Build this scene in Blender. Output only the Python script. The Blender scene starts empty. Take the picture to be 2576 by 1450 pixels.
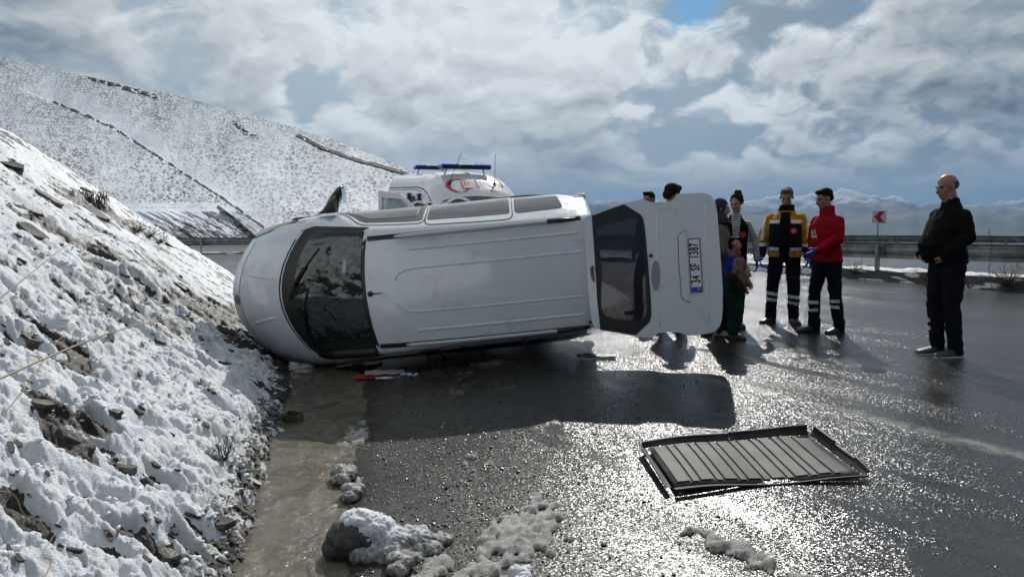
import bpy, bmesh, math, random
import numpy as np
from mathutils import Vector, Matrix
random.seed(7); rng = np.random.RandomState(7)
SC = bpy.context.scene
COL = SC.collection
rad = math.radians

# ------------------------------------------------------------------ camera, sun, sky, exposure
CAM_H = 1.35
PITCH = math.atan(173.0/1800.0)
cam_data = bpy.data.cameras.new('camera'); cam = bpy.data.objects.new('camera', cam_data); COL.objects.link(cam)
cam_data.sensor_width = 36.0; cam_data.lens = 36.0*1800.0/2576.0
cam_data.clip_start = 0.05; cam_data.clip_end = 60000.0
cam.location = (0, 0, CAM_H); cam.rotation_euler = (rad(90)-PITCH, 0, 0)
SC.camera = cam
SUN_AZ, SUN_EL = rad(11.0), rad(37.0)       # azimuth to the right of straight ahead
SUNV = Vector((math.sin(SUN_AZ)*math.cos(SUN_EL), math.cos(SUN_AZ)*math.cos(SUN_EL), math.sin(SUN_EL)))
sl = bpy.data.lights.new('sun', 'SUN'); so = bpy.data.objects.new('sun', sl); COL.objects.link(so)
sl.energy = 4.1; sl.angle = rad(0.5); sl.color = (1.0, 0.965, 0.91)
so.rotation_euler = SUNV.to_track_quat('Z', 'Y').to_euler()
so.location = (0, 0, 30)
SC.view_settings.view_transform = 'Standard'; SC.view_settings.look = 'None'
SC.view_settings.exposure = 0.0; SC.view_settings.gamma = 1.0
SC.view_settings.use_curve_mapping = False
SC.cycles.use_denoising = True
SC.cycles.max_bounces = 6; SC.cycles.diffuse_bounces = 2; SC.cycles.glossy_bounces = 3
SC.cycles.transparent_max_bounces = 8; SC.cycles.transmission_bounces = 4; SC.cycles.volume_bounces = 0
SC.cycles.sample_clamp_indirect = 4.0; SC.cycles.caustics_reflective = False; SC.cycles.caustics_refractive = False

class NT:
    """tiny node-graph helper"""
    def __init__(s, tree): s.t = tree; s.n = tree.nodes; s.l = tree.links
    def new(s, typ, **kw):
        n = s.n.new(typ)
        for k, v in kw.items():
            if k.startswith('i_'):
                key = k[2:]; n.inputs[int(key) if key.isdigit() else key.replace('_', ' ')].default_value = v
            else: setattr(n, k, v)
        return n
    def put(s, inp, v):
        if isinstance(v, bpy.types.NodeSocket): s.l.new(v, inp)
        else: inp.default_value = v
    def m(s, op, a, b=0.0, c=0.0, clamp=False):
        n = s.n.new('ShaderNodeMath'); n.operation = op; n.use_clamp = clamp
        for i, v in enumerate((a, b, c)): s.put(n.inputs[i], v)
        return n.outputs[0]
    def vm(s, op, a, b=(0, 0, 0), sc=None):
        n = s.n.new('ShaderNodeVectorMath'); n.operation = op
        s.put(n.inputs[0], a); s.put(n.inputs[1], b)
        if sc is not None: s.put(n.inputs['Scale'], sc)
        return n.outputs['Value'] if op in ('DOT_PRODUCT', 'LENGTH', 'DISTANCE') else n.outputs[0]
    def ramp(s, f, lo, hi, a=0.0, b=1.0, smooth=True):
        n = s.n.new('ShaderNodeMapRange'); n.interpolation_type = 'SMOOTHSTEP' if smooth else 'LINEAR'
        for i, v in enumerate((f, lo, hi, a, b)): s.put(n.inputs[i], v)
        return n.outputs[0]
    def mix(s, f, a, b, mode='MIX'):
        n = s.n.new('ShaderNodeMix'); n.data_type = 'RGBA'; n.blend_type = mode; n.clamp_result = False
        s.put(n.inputs[0], f)
        for k, v in ((6, a), (7, b)):
            if isinstance(v, tuple) and len(v) == 3: v = (*v, 1)
            s.put(n.inputs[k], v)
        return n.outputs[2]
    def noise(s, vec, scale, detail=4, rough=.5, dist=0.0, dim='3D', lac=2.0, out=0, w=None):
        n = s.n.new('ShaderNodeTexNoise'); n.noise_dimensions = dim
        if vec is not None: s.l.new(vec, n.inputs['Vector'])
        n.inputs['Scale'].default_value = scale; n.inputs['Detail'].default_value = detail
        n.inputs['Roughness'].default_value = rough; n.inputs['Distortion'].default_value = dist
        n.inputs['Lacunarity'].default_value = lac
        return n.outputs[out]
    def voro(s, vec, scale, feature='F1', out='Distance', rnd=1.0, dim='3D'):
        n = s.n.new('ShaderNodeTexVoronoi'); n.feature = feature; n.voronoi_dimensions = dim
        if vec is not None: s.l.new(vec, n.inputs['Vector'])
        n.inputs['Scale'].default_value = scale; n.inputs['Randomness'].default_value = rnd
        return n.outputs[out]
    def mapping(s, vec, scale=(1, 1, 1), rot=(0, 0, 0), loc=(0, 0, 0)):
        n = s.n.new('ShaderNodeMapping'); s.l.new(vec, n.inputs[0])
        n.inputs['Scale'].default_value = scale; n.inputs['Rotation'].default_value = rot; n.inputs['Location'].default_value = loc
        return n.outputs[0]
    def rotscale(s, vec, deg, scale, axis='z'):
        r = (0, 0, rad(deg)) if axis == 'z' else (0, rad(deg), 0)
        return s.mapping(s.mapping(vec, rot=r), scale=scale)
    def bump(s, h, strength, dist=.01, normal=None):
        n = s.n.new('ShaderNodeBump'); s.put(n.inputs['Height'], h); s.put(n.inputs['Strength'], strength)
        n.inputs['Distance'].default_value = dist
        if normal is not None: s.l.new(normal, n.inputs['Normal'])
        return n.outputs[0]

def dirv(u, v):
    """unit direction for a point of the 2576x1450 picture plane, seen from the camera"""
    x = (u-1288)/1800.0; y = (725-v)/1800.0
    d = np.array([x, math.cos(PITCH)+y*math.sin(PITCH), -math.sin(PITCH)+y*math.cos(PITCH)])
    return d/np.linalg.norm(d)

W = bpy.data.worlds.new('World'); SC.world = W; W.use_nodes = True
g = NT(W.node_tree); g.n.clear()
SKY_STRENGTH = 0.10
sky = g.new('ShaderNodeTexSky', sky_type='NISHITA', sun_disc=False, sun_elevation=SUN_EL, sun_rotation=SUN_AZ, altitude=1800.0)
tc = g.new('ShaderNodeTexCoord').outputs['Generated']
sep = g.new('ShaderNodeSeparateXYZ'); g.l.new(tc, sep.inputs[0]); dx, dy, dz = sep.outputs
dzc = g.m('MAXIMUM', dz, 0.0)
# cloud-deck coordinates: the direction pushed out onto a curved deck
den = g.m('ADD', dzc, 0.42)
cmb = g.new('ShaderNodeCombineXYZ'); g.l.new(g.m('DIVIDE', dx, den), cmb.inputs[0]); g.l.new(g.m('DIVIDE', dy, den), cmb.inputs[1]); g.put(cmb.inputs[2], 1.9)
P = cmb.outputs[0]
sunPc = (SUNV.x/(SUNV.z+.42), SUNV.y/(SUNV.z+.42), 1.9)
sunP = g.vm('ADD', P, g.vm('SCALE', g.vm('SUBTRACT', sunPc, P), sc=.055))
def cloudf(vec):
    wv = g.vm('SCALE', g.vm('SUBTRACT', g.noise(vec, 3.0, 3, .55, out=1, dim='2D'), (.5, .5, .5)), sc=.30)
    v2 = g.vm('ADD', vec, wv)
    big = g.noise(vec, 1.5, 1, .5, dim='2D')
    mid = g.noise(v2, 3.6, 9, .60, dim='2D')
    v3 = g.vm('ADD', v2, g.vm('SCALE', g.noise(vec, 13, 4, .62, out=1, dim='2D'), sc=.075))
    b1 = g.voro(v3, 6.0, 'F1', dim='2D'); b2 = g.voro(v3, 14.0, 'F1', dim='2D')
    puff = g.m('ADD', g.m('MULTIPLY', g.m('SUBTRACT', .42, b1), .22), g.m('MULTIPLY', g.m('SUBTRACT', .42, b2), .08))
    return g.m('ADD', g.m('ADD', g.m('MULTIPLY', big, .42), g.m('MULTIPLY', mid, .62)), puff)
def spots(lst):
    """broad cloud masses: soft lobes round given directions (u, v of the view, angular size, strength)"""
    tot = None
    for (u, v, s_, a_) in lst:
        dt = g.vm('DOT_PRODUCT', tc, tuple(float(q) for q in dirv(u, v)))
        e = g.m('MULTIPLY', g.m('EXPONENT', g.m('MULTIPLY', g.m('SUBTRACT', 1.0, dt), -1.0/(s_*s_/2))), a_)
        tot = e if tot is None else g.m('ADD', tot, e)
    return tot
mass = spots([(1000, 150, .24, .05), (1900, 300, .07, .06), (1740, 270, .06, .06), (2150, 130, .12, .07), (1400, 420, .06, .08), (1550, 60, .10, .05),
              (900, -10, .05, -.14), (1150, -8, .05, -.14), (1760, 5, .05, -.16), (2150, -5, .06, -.14), (1935, 100, .025, -.10), (300, 250, .2, .02)])
n0 = g.m('ADD', cloudf(P), mass); n1 = g.m('ADD', cloudf(sunP), mass)
relief = g.m('SUBTRACT', n0, n1)
dens = g.ramp(n0, .52, .86)
sdot = g.vm('DOT_PRODUCT', tc, tuple(SUNV))
near = g.ramp(sdot, .55, 1.0)
azr = g.m('ARCTAN2', dx, dy)
light = spots([(950, 130, .20, .13), (500, 60, .25, .03), (1880, 295, .06, .15), (1740, 265, .05, .13), (1500, 90, .12, .08), (2150, 120, .13, .09), (1300, 290, .20, .05), (2215, 385, .03, .16),
               (1430, 405, .07, -.16), (1500, 395, .05, -.10), (2450, 330, .28, -.13), (2350, 200, .10, -.05), (1600, 520, .12, .06), (600, 190, .10, -.05), (100, 60, .12, -.06), (1900, 440, .2, -.05), (1130, 350, .1, -.05)])
base_v = g.m('ADD', .45, g.m('MULTIPLY', dens, -.10))
val = g.m('ADD', g.m('ADD', base_v, g.m('MULTIPLY', light, 1.35)), g.m('ADD', g.m('MULTIPLY', near, .24), g.m('MULTIPLY', relief, 1.55)))
edge = g.m('MULTIPLY', g.ramp(n0, .50, .60, 1, 0), .10)
val = g.m('ADD', val, edge)
val = g.m('MINIMUM', g.m('MAXIMUM', val, .07), .92)
ccol = g.mix(g.ramp(val, .12, .58, smooth=False), (.64, .86, 1.08), (.95, 1.0, 1.03))
cval = g.vm('SCALE', ccol, sc=val)
blue = g.vm('MULTIPLY', g.vm('SCALE', sky.outputs[0], sc=SKY_STRENGTH), (.42, .72, .86))
# a thin high veil fills most of the gaps; clear blue only shows through it overhead
veil = g.ramp(g.m('ADD', g.noise(P, 2.3, 4, .6, dim='2D'), g.m('MULTIPLY', mass, 1.3)), .24, .38)
veilc = g.mix(g.ramp(azr, -.1, .6), (.42, .51, .58), (.22, .31, .39))
back = g.mix(veil, blue, g.vm('SCALE', veilc, sc=g.m('ADD', .95, g.m('MULTIPLY', light, 1.2))))
gap = g.ramp(n0, .38, .53)
allc = g.mix(gap, back, cval)
hz = g.ramp(dz, .0, .13, 1.0, 0.0)
allc = g.mix(g.m('MULTIPLY', hz, .75), allc, g.mix(g.ramp(azr, .15, .70), (.54, .59, .62), (.27, .335, .39)))
# the deck is dimmer away from the sun
allc = g.vm('SCALE', allc, sc=g.ramp(sdot, -.55, .55, .28, 1.0))
low = g.ramp(dz, -.12, 0.0)
allc = g.mix(low, (.10, .12, .14), allc)
bg = g.new('ShaderNodeBackground'); g.l.new(allc, bg.inputs[0]); bg.inputs[1].default_value = 1.0
W.cycles.sampling_method = 'MANUAL'; W.cycles.sample_map_resolution = 512
g.l.new(bg.outputs[0], g.new('ShaderNodeOutputWorld').inputs[0])

# ------------------------------------------------------------------ numpy noise
def _hash(ix, iy, seed):
    h = (ix.astype(np.int64)*374761393 + iy.astype(np.int64)*668265263 + seed*1442695041) & 0x7fffffff
    h = ((h ^ (h >> 13))*1274126177) & 0x7fffffff
    return ((h ^ (h >> 16)) & 0xffff)/65536.0
def perlin(x, y, seed=0):
    x = np.asarray(x, float); y = np.asarray(y, float)
    ix = np.floor(x); iy = np.floor(y); fx = x-ix; fy = y-iy
    u = fx*fx*fx*(fx*(fx*6-15)+10); v = fy*fy*fy*(fy*(fy*6-15)+10)
    def gr(a, b):
        t = _hash(ix+a, iy+b, seed)*2*np.pi
        return np.cos(t)*(fx-a)+np.sin(t)*(fy-b)
    return 1.5*((gr(0, 0)*(1-u)+gr(1, 0)*u)*(1-v)+(gr(0, 1)*(1-u)+gr(1, 1)*u)*v)
def fbm(x, y, octv=4, seed=0, gain=.5, lac=2.03):
    s = 0.0; a = 1.0; t = 0.0
    for k in range(octv):
        s = s+a*perlin(x, y, seed+17*k); t += a; a *= gain; x = x*lac+5.2; y = y*lac+1.3
    return s/t
def billow(x, y, octv=3, seed=0, gain=.5):
    s = 0.0; a = 1.0; t = 0.0
    for k in range(octv):
        s = s+a*(1-2*np.abs(perlin(x, y, seed+13*k))); t += a; a *= gain; x = x*2.1+3.1; y = y*2.1+7.7
    return s/t
def cells(x, y, seed=0):
    """cellular noise: distance to the nearest jittered point and that cell's random number"""
    ix = np.floor(x); iy = np.floor(y); best = np.full(np.shape(x), 9.0); cid = np.zeros(np.shape(x))
    for a in (-1, 0, 1):
        for b in (-1, 0, 1):
            jx = ix+a; jy = iy+b
            px = jx+_hash(jx, jy, seed); py = jy+_hash(jx, jy, seed+71)
            d = np.hypot(px-x, py-y); m = d < best
            best = np.where(m, d, best); cid = np.where(m, _hash(jx, jy, seed+33), cid)
    return best, cid
def ss(a, b, x):
    t = np.clip((np.asarray(x, float)-a)/(b-a), 0, 1); return t*t*(3-2*t)

# ------------------------------------------------------------------ object helpers
def put(name, me, mats=None, parent=None, smooth=False, **props):
    o = bpy.data.objects.new(name, me); COL.objects.link(o)
    if mats is not None:
        for m in (mats if isinstance(mats, (list, tuple)) else [mats]): me.materials.append(m)
    if smooth and len(me.polygons): me.polygons.foreach_set('use_smooth', [True]*len(me.polygons))
    if parent is not None: o.parent = parent
    for k, v in props.items(): o[k] = v
    return o
def mesh_of(name, v, f):
    me = bpy.data.meshes.new(name)
    me.from_pydata([tuple(p) for p in v], [], [tuple(q) for q in f]); me.update(); return me
def grid_mesh(name, V, keep=None, wrap=False):
    """V: (n, m, 3) array -> quad mesh, fast path; keep: (n-1, m-1) bool"""
    n, m = V.shape[:2]
    idx = np.arange(n*m).reshape(n, m)
    q = np.stack([idx[:-1, :-1], idx[1:, :-1], idx[1:, 1:], idx[:-1, 1:]], -1)
    if keep is not None: q = q[keep]
    q = q.reshape(-1, 4)
    used = np.unique(q); remap = np.full(n*m, -1); remap[used] = np.arange(len(used)); q = remap[q]
    co = V.reshape(-1, 3)[used]
    me = bpy.data.meshes.new(name)
    me.vertices.add(len(co)); me.vertices.foreach_set('co', co.astype(np.float32).ravel())
    me.loops.add(q.size); me.loops.foreach_set('vertex_index', q.astype(np.int32).ravel())
    me.polygons.add(len(q)); me.polygons.foreach_set('loop_start', np.arange(0, q.size, 4, dtype=np.int32))
    me.polygons.foreach_set('loop_total', np.full(len(q), 4, dtype=np.int32))
    me.update(calc_edges=True)
    return me, used
def attr(me, name, vals):
    a = me.attributes.new(name, 'FLOAT', 'POINT'); a.data.foreach_set('value', np.asarray(vals, np.float32).ravel())
def empty(name, loc=(0, 0, 0), rot=(0, 0, 0), **props):
    o = bpy.data.objects.new(name, None); COL.objects.link(o); o.location = loc; o.rotation_euler = rot
    o.empty_display_size = .1
    for k, v in props.items(): o[k] = v
    return o

def pbr(name, col=(.5, .5, .5), rough=.5, metal=0.0, spec=.5, var=0.0, vscale=8.0, bump=0.0, bscale=60.0, bdist=.003, coat=0.0, sheen=0.0, rvar=0.0, dirt=None, dscale=6.0, dlo=.55, dhi=.75):
    m = bpy.data.materials.new(name); m.use_nodes = True
    t = NT(m.node_tree); b = m.node_tree.nodes['Principled BSDF']
    b.inputs['Roughness'].default_value = rough; b.inputs['Metallic'].default_value = metal
    b.inputs['Specular IOR Level'].default_value = spec; b.inputs['Coat Weight'].default_value = coat
    b.inputs['Coat Roughness'].default_value = .04
    if sheen: b.inputs['Sheen Weight'].default_value = sheen
    c = (*col, 1.0)
    oc = t.new('ShaderNodeTexCoord').outputs['Object']
    if var:
        nz = t.noise(oc, vscale, 5, .6)
        c = t.mix(t.ramp(nz, .3, .7), tuple(x*(1-var) for x in col), tuple(min(1, x*(1+var)) for x in col))
    if dirt is not None:
        dn = t.noise(oc, dscale, 8, .65)
        if not isinstance(c, bpy.types.NodeSocket): c = t.mix(0.0, c, c)
        c = t.mix(t.m('MULTIPLY', t.ramp(dn, dlo, dhi), dirt[3]), c, tuple(dirt[:3]))
    t.put(b.inputs['Base Color'], c)
    if rvar: t.put(b.inputs['Roughness'], t.ramp(t.noise(oc, vscale*1.7, 4, .6), .3, .7, max(0, rough-rvar), min(1, rough+rvar)))
    if bump: t.l.new(t.bump(t.noise(oc, bscale, 5, .6), bump, bdist), b.inputs['Normal'])
    return m

# ------------------------------------------------------------------ lie of the land
_ty = np.array([-12, -6, -2, 0, 2, 3.05, 3.66, 4.73, 6.1, 6.9, 8.5, 11, 13, 15.5, 17.6, 21, 25, 30, 40])
_tx = np.array([-.2, -.3, -.55, -.75, -1.0, -1.23, -1.4, -1.68, -2.0, -2.2, -2.8, -3.8, -4.7, -5.8, -7.0, -10.0, -15, -22, -36])
def toe(Y): return np.interp(Y, _ty, _tx)
def wid(Y): return np.interp(Y, [0, 3.05, 3.66, 4.73, 6.1, 7.2, 9.5], [.3, .33, .38, .47, .66, .62, .3])
WATER_Z = -.205
def gz(X, Y):
    """height of the paved ground"""
    X = np.asarray(X, float); Y = np.asarray(Y, float)
    s = X-toe(Y)
    w = wid(Y)
    z = -.19*(1-ss(.45, 2.9, s))*(1-ss(10, 15, Y))
    z = z-.075*(1-ss(w-.22, w+.26, s+.11*perlin(X*1.7, Y*1.7, 5)+.02*perlin(X*5, Y*5, 15)))*(1-ss(9, 12, Y))
    z = z+.006*perlin(X*.9, Y*.9, 3)-.22*ss(4, 14, -X)*ss(18, 29, Y)
    return z
def px(u, v, z=0.0):
    """point of the picture -> point at height z"""
    d = dirv(u, v); t = (z-CAM_H)/d[2]; return np.array([d[0]*t, d[1]*t, z])
def py(u, v, Y):
    """point of the picture -> point at distance Y ahead"""
    d = dirv(u, v); t = Y/d[1]; return np.array([d[0]*t, Y, CAM_H+d[2]*t])
# ------------------------------------------------------------------ far terrain: one sheet out to the mountains
def far_z(X, Y):
    R = np.hypot(X, Y); az = np.arctan2(X, Y)
    drop = ss(43, 700, R)
    z = -0.05-drop*170-ss(600, 5000, R)*230
    # mountain ranges across the valley
    ua = 1288+1800*np.tan(np.clip(az, -1.1, 1.1))
    crest = np.interp(ua, [-3000, 900, 1300, 1440, 1560, 1700, 1860, 2000, 2100, 2200, 2330, 2450, 2600, 3200, 5000],
                      [525, 520, 512, 507, 513, 520, 512, 498, 486, 500, 522, 524, 512, 505, 520])
    top = 1.35+(552-crest)/1800.0*13500+130*fbm(ua/60, ua*0+3, 5, 41)+40*fbm(ua/14, ua*0+9, 3, 42)
    ridge = ss(8200, 13500, R)*(1-.55*ss(13500, 20000, R))
    rel = 190*fbm(X/1500, Y/1500, 6, 8)+110*(billow(X/900, Y/1800, 5, 21))
    z = z+ridge*(top+400)+rel*ss(6500, 9500, R)*(1-.75*ss(12000, 13300, R))
    # nearer dark foothills
    crest2 = np.interp(ua, [-3000, 1300, 1440, 1600, 1900, 2200, 2500, 3000, 5000], [560, 548, 532, 545, 543, 540, 541, 530, 545])
    top2 = (552-crest2)/1800.0*7500+60*fbm(ua/90, ua*0+1, 4, 91)
    z = np.maximum(z, -400+ss(5200, 7500, R)*(top2+400)*(1-ss(7600, 9300, R))+40*fbm(X/500, Y/500, 4, 7))
    return z
def _far():
    rr = np.concatenate([np.geomspace(.4, 3500, 90), np.geomspace(3700, 24000, 210)])
    aa = np.concatenate([np.linspace(-180, -50, 27)[:-1], np.linspace(-50, 50, 460), np.linspace(50, 180, 27)[1:]])*np.pi/180
    A, Rr = np.meshgrid(aa, rr, indexing='ij')
    X = np.sin(A)*Rr; Y = np.cos(A)*Rr; Z = far_z(X, Y)
    near = Rr < 60
    Z = np.where(near, np.minimum(Z, gz(X, Y)-.12), Z)
    me, used = grid_mesh('ground', np.stack([X, Y, Z], -1)[:, ::-1])
    m = bpy.data.materials.new('valley and mountain land'); m.use_nodes = True
    t = NT(m.node_tree); b = m.node_tree.nodes['Principled BSDF']; b.inputs['Roughness'].default_value = .9
    oc = t.new('ShaderNodeTexCoord').outputs['Object']; sp = t.new('ShaderNodeSeparateXYZ'); t.l.new(oc, sp.inputs[0])
    n = t.noise(t.mapping(oc, scale=(.0016, .0009, .0016)), 1, 11, .66)
    h = t.m('ADD', sp.outputs[2], t.m('MULTIPLY', t.m('SUBTRACT', n, .5), 1050))
    snow = t.ramp(h, 190, 380)
    n2 = t.noise(t.mapping(oc, scale=(.012, .0035, .012)), 1, 8, .7)
    snow = t.m('MULTIPLY', snow, t.ramp(n2, .33, .47))
    c = t.mix(t.ramp(n, .3, .7), (.030, .034, .030), (.07, .065, .052))
    t.put(b.inputs['Base Color'], t.mix(snow, c, (.46, .50, .56)))  # snow greyed: cloud shadow over the mountains is put into its colour
    return put('ground', me, m, smooth=True, kind='structure')
_far()

# ------------------------------------------------------------------ air between here and the mountains
hzm = bpy.data.materials.new('mountain air'); hzm.use_nodes = True
t = NT(hzm.node_tree); t.n.clear()
pv = t.new('ShaderNodeVolumePrincipled'); pv.inputs['Color'].default_value = (.27, .47, .74, 1); pv.inputs['Density'].default_value = 7.0e-5
pv.inputs['Anisotropy'].default_value = .1
t.l.new(pv.outputs[0], t.new('ShaderNodeOutputMaterial').inputs['Volume'])
def box_mesh(name, a, b):
    x0, y0, z0 = a; x1, y1, z1 = b
    return mesh_of(name, [(x0, y0, z0), (x1, y0, z0), (x1, y1, z0), (x0, y1, z0), (x0, y0, z1), (x1, y0, z1), (x1, y1, z1), (x0, y1, z1)],
                   [(3, 2, 1, 0), (4, 5, 6, 7), (0, 1, 5, 4), (1, 2, 6, 5), (2, 3, 7, 6), (3, 0, 4, 7)])
HAZE = True
if HAZE:
    put('haze', box_mesh('haze', (-26000, -26000, -900), (26000, 26000, 860)), hzm, kind='stuff')

# ------------------------------------------------------------------ wet asphalt
def asphalt_material():
    m = bpy.data.materials.new('wet asphalt'); m.use_nodes = True
    t = NT(m.node_tree); b = m.node_tree.nodes['Principled BSDF']
    geo = t.new('ShaderNodeNewGeometry'); pos = geo.outputs['Position']
    sp = t.new('ShaderNodeSeparateXYZ'); t.l.new(pos, sp.inputs[0])
    mud = t.new('ShaderNodeAttribute', attribute_name='mud').outputs['Fac']
    # tracks and long wet streaks run with the road
    stretch = t.rotscale(pos, -32, (1.6, .16, 1.0))
    st = t.noise(stretch, 1.6, 6, .6)
    patch = t.noise(pos, .55, 5, .55)
    fine = t.noise(pos, 220, 3, .6)
    base = t.mix(t.ramp(fine, .35, .65), (.010, .011, .012), (.034, .034, .033))
    base = t.mix(t.m('MULTIPLY', t.ramp(st, .50, .68), .30), base, (.060, .058, .054))
    base = t.mix(t.m('MULTIPLY', mud, .85), base, t.mix(t.ramp(t.noise(pos, 14, 6, .65), .35, .65), (.026, .025, .022), (.062, .057, .048)))
    # pale dried grit line where no wheel runs
    x = t.m('ADD', sp.outputs[0], t.m('MULTIPLY', t.m('SUBTRACT', patch, .5), .25))
    lx = t.m('ADD', x, t.m('MULTIPLY', sp.outputs[1], .62))     # line of equal value
    grit = t.ramp(t.m('ABSOLUTE', t.m('SUBTRACT', lx, 5.42)), .03, .17, 1, 0)
    grit = t.m('MULTIPLY', grit, t.ramp(t.noise(pos, 9, 5, .7), .3, .62))
    grit = t.m('MULTIPLY', grit, t.ramp(sp.outputs[1], 5.6, 6.2, 1, 0))
    base = t.mix(t.m('MULTIPLY', grit, .75), base, (.26, .25, .225))
    # chippings: every stone has its own tilt
    vn = t.new('ShaderNodeTexVoronoi', feature='F1'); vn.inputs['Scale'].default_value = 150; t.l.new(pos, vn.inputs['Vector'])
    v2 = t.new('ShaderNodeTexVoronoi', feature='F1'); v2.inputs['Scale'].default_value = 330; t.l.new(pos, v2.inputs['Vector'])
    tilt = t.vm('SUBTRACT', vn.outputs['Color'], (.5, .5, .5)); tilt2 = t.vm('SUBTRACT', v2.outputs['Color'], (.5, .5, .5))
    pud = t.ramp(t.noise(t.mapping(pos, scale=(1, .55, 1)), 1.1, 6, .62), .56, .66)     # puddled film: smoother
    trk = None
    for c_, w_ in ((3.05, .10), (3.55, .10), (4.35, .12), (6.6, .12), (7.5, .12)):
        q_ = t.ramp(t.m('ABSOLUTE', t.m('SUBTRACT', t.m('ADD', lx, t.m('MULTIPLY', t.m('SUBTRACT', patch, .5), .5)), c_)), w_*.35, w_, 1, 0)
        trk = q_ if trk is None else t.m('MAXIMUM', trk, q_)
    trk = t.m('MULTIPLY', trk, t.ramp(t.noise(pos, 2.2, 4, .6), .35, .6))
    amp = t.m('MULTIPLY', t.m('MULTIPLY', t.ramp(trk, 0, 1, 1.0, .45), t.m('MULTIPLY', t.ramp(pud, 0, 1, .56, .12), t.ramp(st, .38, .60, 1.0, .62))), t.ramp(mud, 0, 1, 1.0, .72))
    t.put(b.inputs['Base Color'], t.mix(t.m('MULTIPLY', trk, .45), base, (.012, .012, .013)))
    nv = t.vm('ADD', t.vm('SCALE', tilt, sc=amp), t.vm('SCALE', tilt2, sc=t.m('MULTIPLY', amp, .55)))
    nv = t.vm('MULTIPLY', nv, (1, 1, .2))
    nn = t.vm('NORMALIZE', t.vm('ADD', geo.outputs['Normal'], nv))
    bn = t.bump(t.noise(pos, 30, 5, .65), .5, .004, nn)
    t.l.new(bn, b.inputs['Normal'])
    t.put(b.inputs['Roughness'], t.m('ADD', t.ramp(patch, .3, .7, .17, .23), t.m('MULTIPLY', mud, .10)))
    b.inputs['IOR'].default_value = 1.38
    return m
M_ASPH = asphalt_material()
def asphalt_sheet():
    xs = np.concatenate([-np.geomspace(60, 3, 50), np.linspace(-3, 3.5, 170)[1:-1], np.geomspace(3.5, 60, 60)])
    ys = np.concatenate([np.linspace(-30, 1, 40)[:-1], np.linspace(1, 9, 220)[:-1], np.geomspace(9, 40, 110)])
    X, Y = np.meshgrid(xs, ys, indexing='ij'); Z = gz(X, Y)
    me, used = grid_mesh('road', np.stack([X, Y, Z], -1))
    s = (X-toe(Y)).ravel()[used]; Xr = X.ravel()[used]; Yr = Y.ravel()[used]
    mud = (1-ss(1.0, 2.9, s+.55*fbm(Xr*.9, Yr*.7, 5, 77)))*(1-ss(9, 13, Yr))
    attr(me, 'mud', np.clip(mud, 0, 1))
    return put('road', me, M_ASPH, smooth=True, kind='structure')
asphalt_sheet()

# ------------------------------------------------------------------ muddy melt water in the ditch
def stream():
    ys = np.concatenate([np.linspace(-3, 2.4, 20)[:-1], np.linspace(2.4, 10, 420)]); xs = np.linspace(0, 1, 60)
    Y, U = np.meshgrid(ys, xs, indexing='ij')
    X = toe(Y)-.22+U*(wid(Y)+.42)
    Z = WATER_Z+.008*billow(X*7+Y*2.0, Y*3.6, 4, 4)+.005*fbm(X*22+Y*6, Y*14, 3, 9)
    me, _ = grid_mesh('stream', np.stack([X, Y, Z], -1)[:, ::-1])
    m = bpy.data.materials.new('silty water'); m.use_nodes = True; t = NT(m.node_tree); b = m.node_tree.nodes['Principled BSDF']
    pos = t.new('ShaderNodeNewGeometry').outputs['Position']
    fl = t.mapping(pos, scale=(2.2, 1.5, 1), rot=(0, 0, rad(14)))
    n = t.noise(fl, 3.0, 5, .6, .8)
    c = t.mix(t.ramp(n, .3, .7), (.085, .076, .057), (.165, .147, .112))
    foam = t.m('MULTIPLY', t.ramp(t.noise(fl, 8, 5, .7), .64, .70), t.ramp(t.noise(pos, 26, 3, .6), .45, .6))
    c = t.mix(t.m('MULTIPLY', foam, .2), c, (.42, .40, .36))
    t.put(b.inputs['Base Color'], c)
    b.inputs['Roughness'].default_value = .08; b.inputs['IOR'].default_value = 1.33
    h = t.m('ADD', t.noise(fl, 11, 5, .65, .8), t.m('MULTIPLY', t.noise(pos, 55, 3, .6), .35))
    t.l.new(t.bump(h, .7, .014), b.inputs['Normal'])
    return put('stream', me, m, smooth=True, kind='structure')
stream()

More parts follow.
